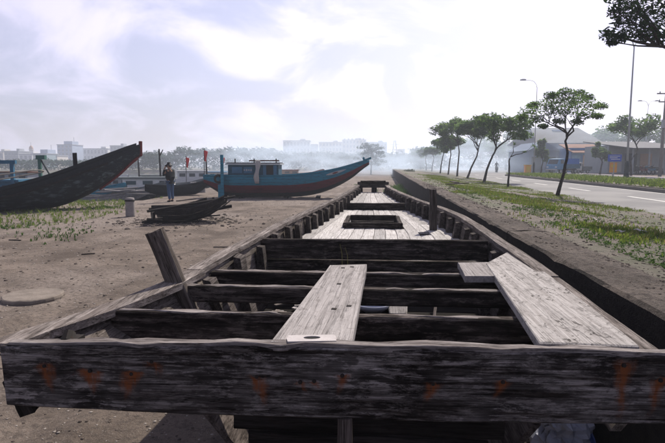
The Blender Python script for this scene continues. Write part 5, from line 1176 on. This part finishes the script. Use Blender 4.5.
moored(218, 60, 8, R(-8), 'pale moored boat behind stern of blue boat', 'whitewall', 'ltblue', 'cream', (.3, .6, .8), hgt=1.1)
moored(292, 72, 9, R(4), 'orange hulled boat right of the blue boat cabin', 'rooforange', 'redpaint', 'pinkwall', (.25, .6, .7), hgt=1.3)
moored(88, 60, 9, R(6), 'hazy grey boat far out behind the black boat', 'greypaint', 'whitewall', 'whitewall', (.3, .6, 1))
moored(100, 29, 6, R(15), 'weathered brown boat in the gap under the black bow', 'blackpaint', 'timber', None, hgt=.95)
moored(132, 41, 7, R(-5), 'dark moored boat with low grey cabin right of black bow', 'blackpaint', 'greypaint', 'greywall', (.3, .6, .7))
moored(170, 45, 7.5, R(14), 'dark green hulled boat directly behind the man', 'net', 'greypaint', 'tealwall', (.2, .5, .8))
moored(20, 44, 8, R(-6), 'dark boat with grey cabin behind the bright blue one', 'blackpaint', 'rust', 'greywall', (.3, .65, .9), hgt=1.2)
# small dark boat with a blue tarp behind the man
e = empty('rowing_boat', (at(184, 195, z=0).x - .1, 28.2, -.02), R(20), 'small black rowing boat on grass behind the man', 'boat'); h_ = smooth_tab([(0, .3), (.5, .55), (.85, .3), (1, .02)]); k_ = smooth_tab([(0, .3), (.2, 0), (.75, .05), (1, .75)]); s_ = smooth_tab([(0, .6), (.5, .5), (.8, .7), (1, 1.0)])
hull_mesh(3.6, h_, k_, s_, [0] * 10, n=18).build('hull', [M['blackpaint'], M['darkwood']], e, smooth=True); [rail(e, 3.6, h_, s_, s, M['blackpaint'], w=.06, t=.05) for s in (1, -1)]
for x in (-.8, .1, .9): MB().box((x, 0, .42), (.22, .8, .04)).build('thwart', M['darkwood'], e)
c = at(166, 194, z=0); c.z = 0
mb = MB(); n = 8
vs = [(c.x - .5 + i * .15, c.y + j * .14 - .4, .06 + .38 * math.exp(-((i - 3.5) ** 2 + (j - 3) ** 2) / 7) + .05 * noise.noise((i, j, 2))) for j in range(n) for i in range(n)]
tag(mb.add(vs, [(j * n + i, j * n + i + 1, (j + 1) * n + i + 1, (j + 1) * n + i) for j in range(n - 1) for i in range(n - 1)]).build('blue_tarp', M['tarp'], smooth=True, loc=c), 'bright blue tarpaulin heaped beside the legs of the man', 'tarpaulin').modifiers.new('s', 'SOLIDIFY').thickness = .01
c = at(196, 189, z=0); crumple('white_sack', (c.x, c.y, 0), .38, M['cloth'], 'bulky white sack between the man and the brownish bollard', 'sack', 13, (1, .8, .9))
# flags
for i, (px_, py0, py1, Y, lab) in enumerate(((186, 157, 178, 45, 'smaller red flag on a thin pole left of the taller one'), (204, 150, 176, 42, 'taller red flag on a thin pole behind the man'), (222, 157, 172, 58, 'small faint red flag behind stern of the blue boat'))):
    a, b = at(px_, py0, Y=Y), at(px_, py1, Y=Y); e = empty('red_flag', (b.x, Y, -1), 0, lab, 'flag', 'red flags on poles'); hz_ = a.z + 1; MB().tube([(0, 0, 0), (.06, 0, hz_ + .1)], .03, 6).build('pole', M['darkwood'], e)
    vs = [(.05 + (j * .1 + .02 * math.sin(i * 1.3)) * (1 - .1 * i), -.03 * math.sin(j * 1.8 + i), hz_ - i * .17 - .04 * j) for i in range(6) for j in range(4)]; o = MB().add(vs, [(i * 4 + j, i * 4 + j + 1, (i + 1) * 4 + j + 1, (i + 1) * 4 + j) for i in range(5) for j in range(3)]).build('cloth', M['flag'], e, smooth=True); o.modifiers.new('s', 'SOLIDIFY').thickness = .01
# stacked old timber on the quay edge left of the man
tr_ = random.Random(19)
for i in range(14):
    c = at(112 + 48 * tr_.random(), 190 + 4 * tr_.random(), z=.12); L = 1.2 + 1.6 * tr_.random(); a = tr_.gauss(.15, .25); d = Vector((math.cos(a), math.sin(a), tr_.gauss(0, .05))) * L / 2; c.z = .06 + .035 * (i % 7)
    tag(plank('old_timber', c - d, c + d, .16 + .1 * tr_.random(), .07, M['timber'], n=4, jag=.01), 'weathered grey timber in the heap at the quay edge left of man', 'timber', 'heap of grey timbers')
# mooring poles in the river
for i, (px_, y0_, Y, lab) in enumerate(((159, 149, 40, 'forked dark mooring pole rising left of the man'), (206, 160, 44, 'thin dark mooring pole beside the taller red flag'), (138, 158, 46, 'short dark mooring pole right of black bow'))):
    a = at(px_, y0_, Y=Y); e = empty('mooring_pole', (a.x, Y, -1.6), 0, lab, 'pole', 'mooring poles'); h = a.z + 1.6; MB().tube([(0, 0, 0), (.05, 0, h * .5), (0, 0, h)], [.09, .08, .06], 8).build('shaft', M['darkwood'], e)
    if i == 0: MB().tube([(0, 0, h - .6), (.3, 0, h - .05)], [.05, .035], 6).build('fork', M['darkwood'], e)

# ------------------------------------------------------------------ air: haze over everything, smoke beyond the boats
def volume_box(name, lo, hi, mat, label, cat):
    c = [(a + b) / 2 for a, b in zip(lo, hi)]; o = MB().box((0, 0, 0), [b - a for a, b in zip(lo, hi)]).build(name, mat); o.location = c; return tag(o, label, cat, kind='stuff')
m = bpy.data.materials.new('haze_air'); m.use_nodes = True; nt = m.node_tree; nt.nodes.clear(); o_ = nt.nodes.new('ShaderNodeOutputMaterial'); v_ = nt.nodes.new('ShaderNodeVolumePrincipled'); v_.inputs['Color'].default_value = (.80, .87, 1, 1); v_.inputs['Density'].default_value = .0012; v_.inputs['Anisotropy'].default_value = .35; nt.links.new(v_.outputs[0], o_.inputs['Volume'])
volume_box('haze', (-920, -30, -2.7), (920, 970, 24), m, 'pale bluish haze filling the air over the quay and river', 'haze')
m = bpy.data.materials.new('smoke_air'); m.use_nodes = True; nt = m.node_tree; nt.nodes.clear(); g = G(nt); o_ = g.n('ShaderNodeOutputMaterial'); v_ = g.n('ShaderNodeVolumePrincipled'); v_.inputs['Color'].default_value = (.72, .85, 1, 1); v_.inputs['Anisotropy'].default_value = .3
t_ = g.n('ShaderNodeTexCoord'); sp_ = g.n('ShaderNodeSeparateXYZ'); g.put(t_.outputs['Object'], sp_.inputs[0]); mp_ = g.n('ShaderNodeMapping'); mp_.inputs['Scale'].default_value = (.09, .05, .22); g.put(t_.outputs['Object'], mp_.inputs[0])
nz_ = g.noise(mp_.outputs[0], 1.6, 3, .55, .6)
fall = g.ramp(sp_.outputs[2], 5.5, -5.5); edge_ = g.math('MULTIPLY', g.ramp(g.math('ABSOLUTE', g.math('ADD', sp_.outputs[0], 16)), 62, 14), g.ramp(g.math('ABSOLUTE', sp_.outputs[1]), 37, 18))
g.put(g.math('MULTIPLY', g.math('MULTIPLY', g.ramp(nz_, .38, .66), .042), g.math('MULTIPLY', fall, edge_)), v_.inputs['Density']); nt.links.new(v_.outputs[0], o_.inputs['Volume'])
volume_box('smoke', (-24, 64, .05), (78, 138, 13.0), m, 'drifting bluish white smoke beyond the boats and along the road', 'smoke')
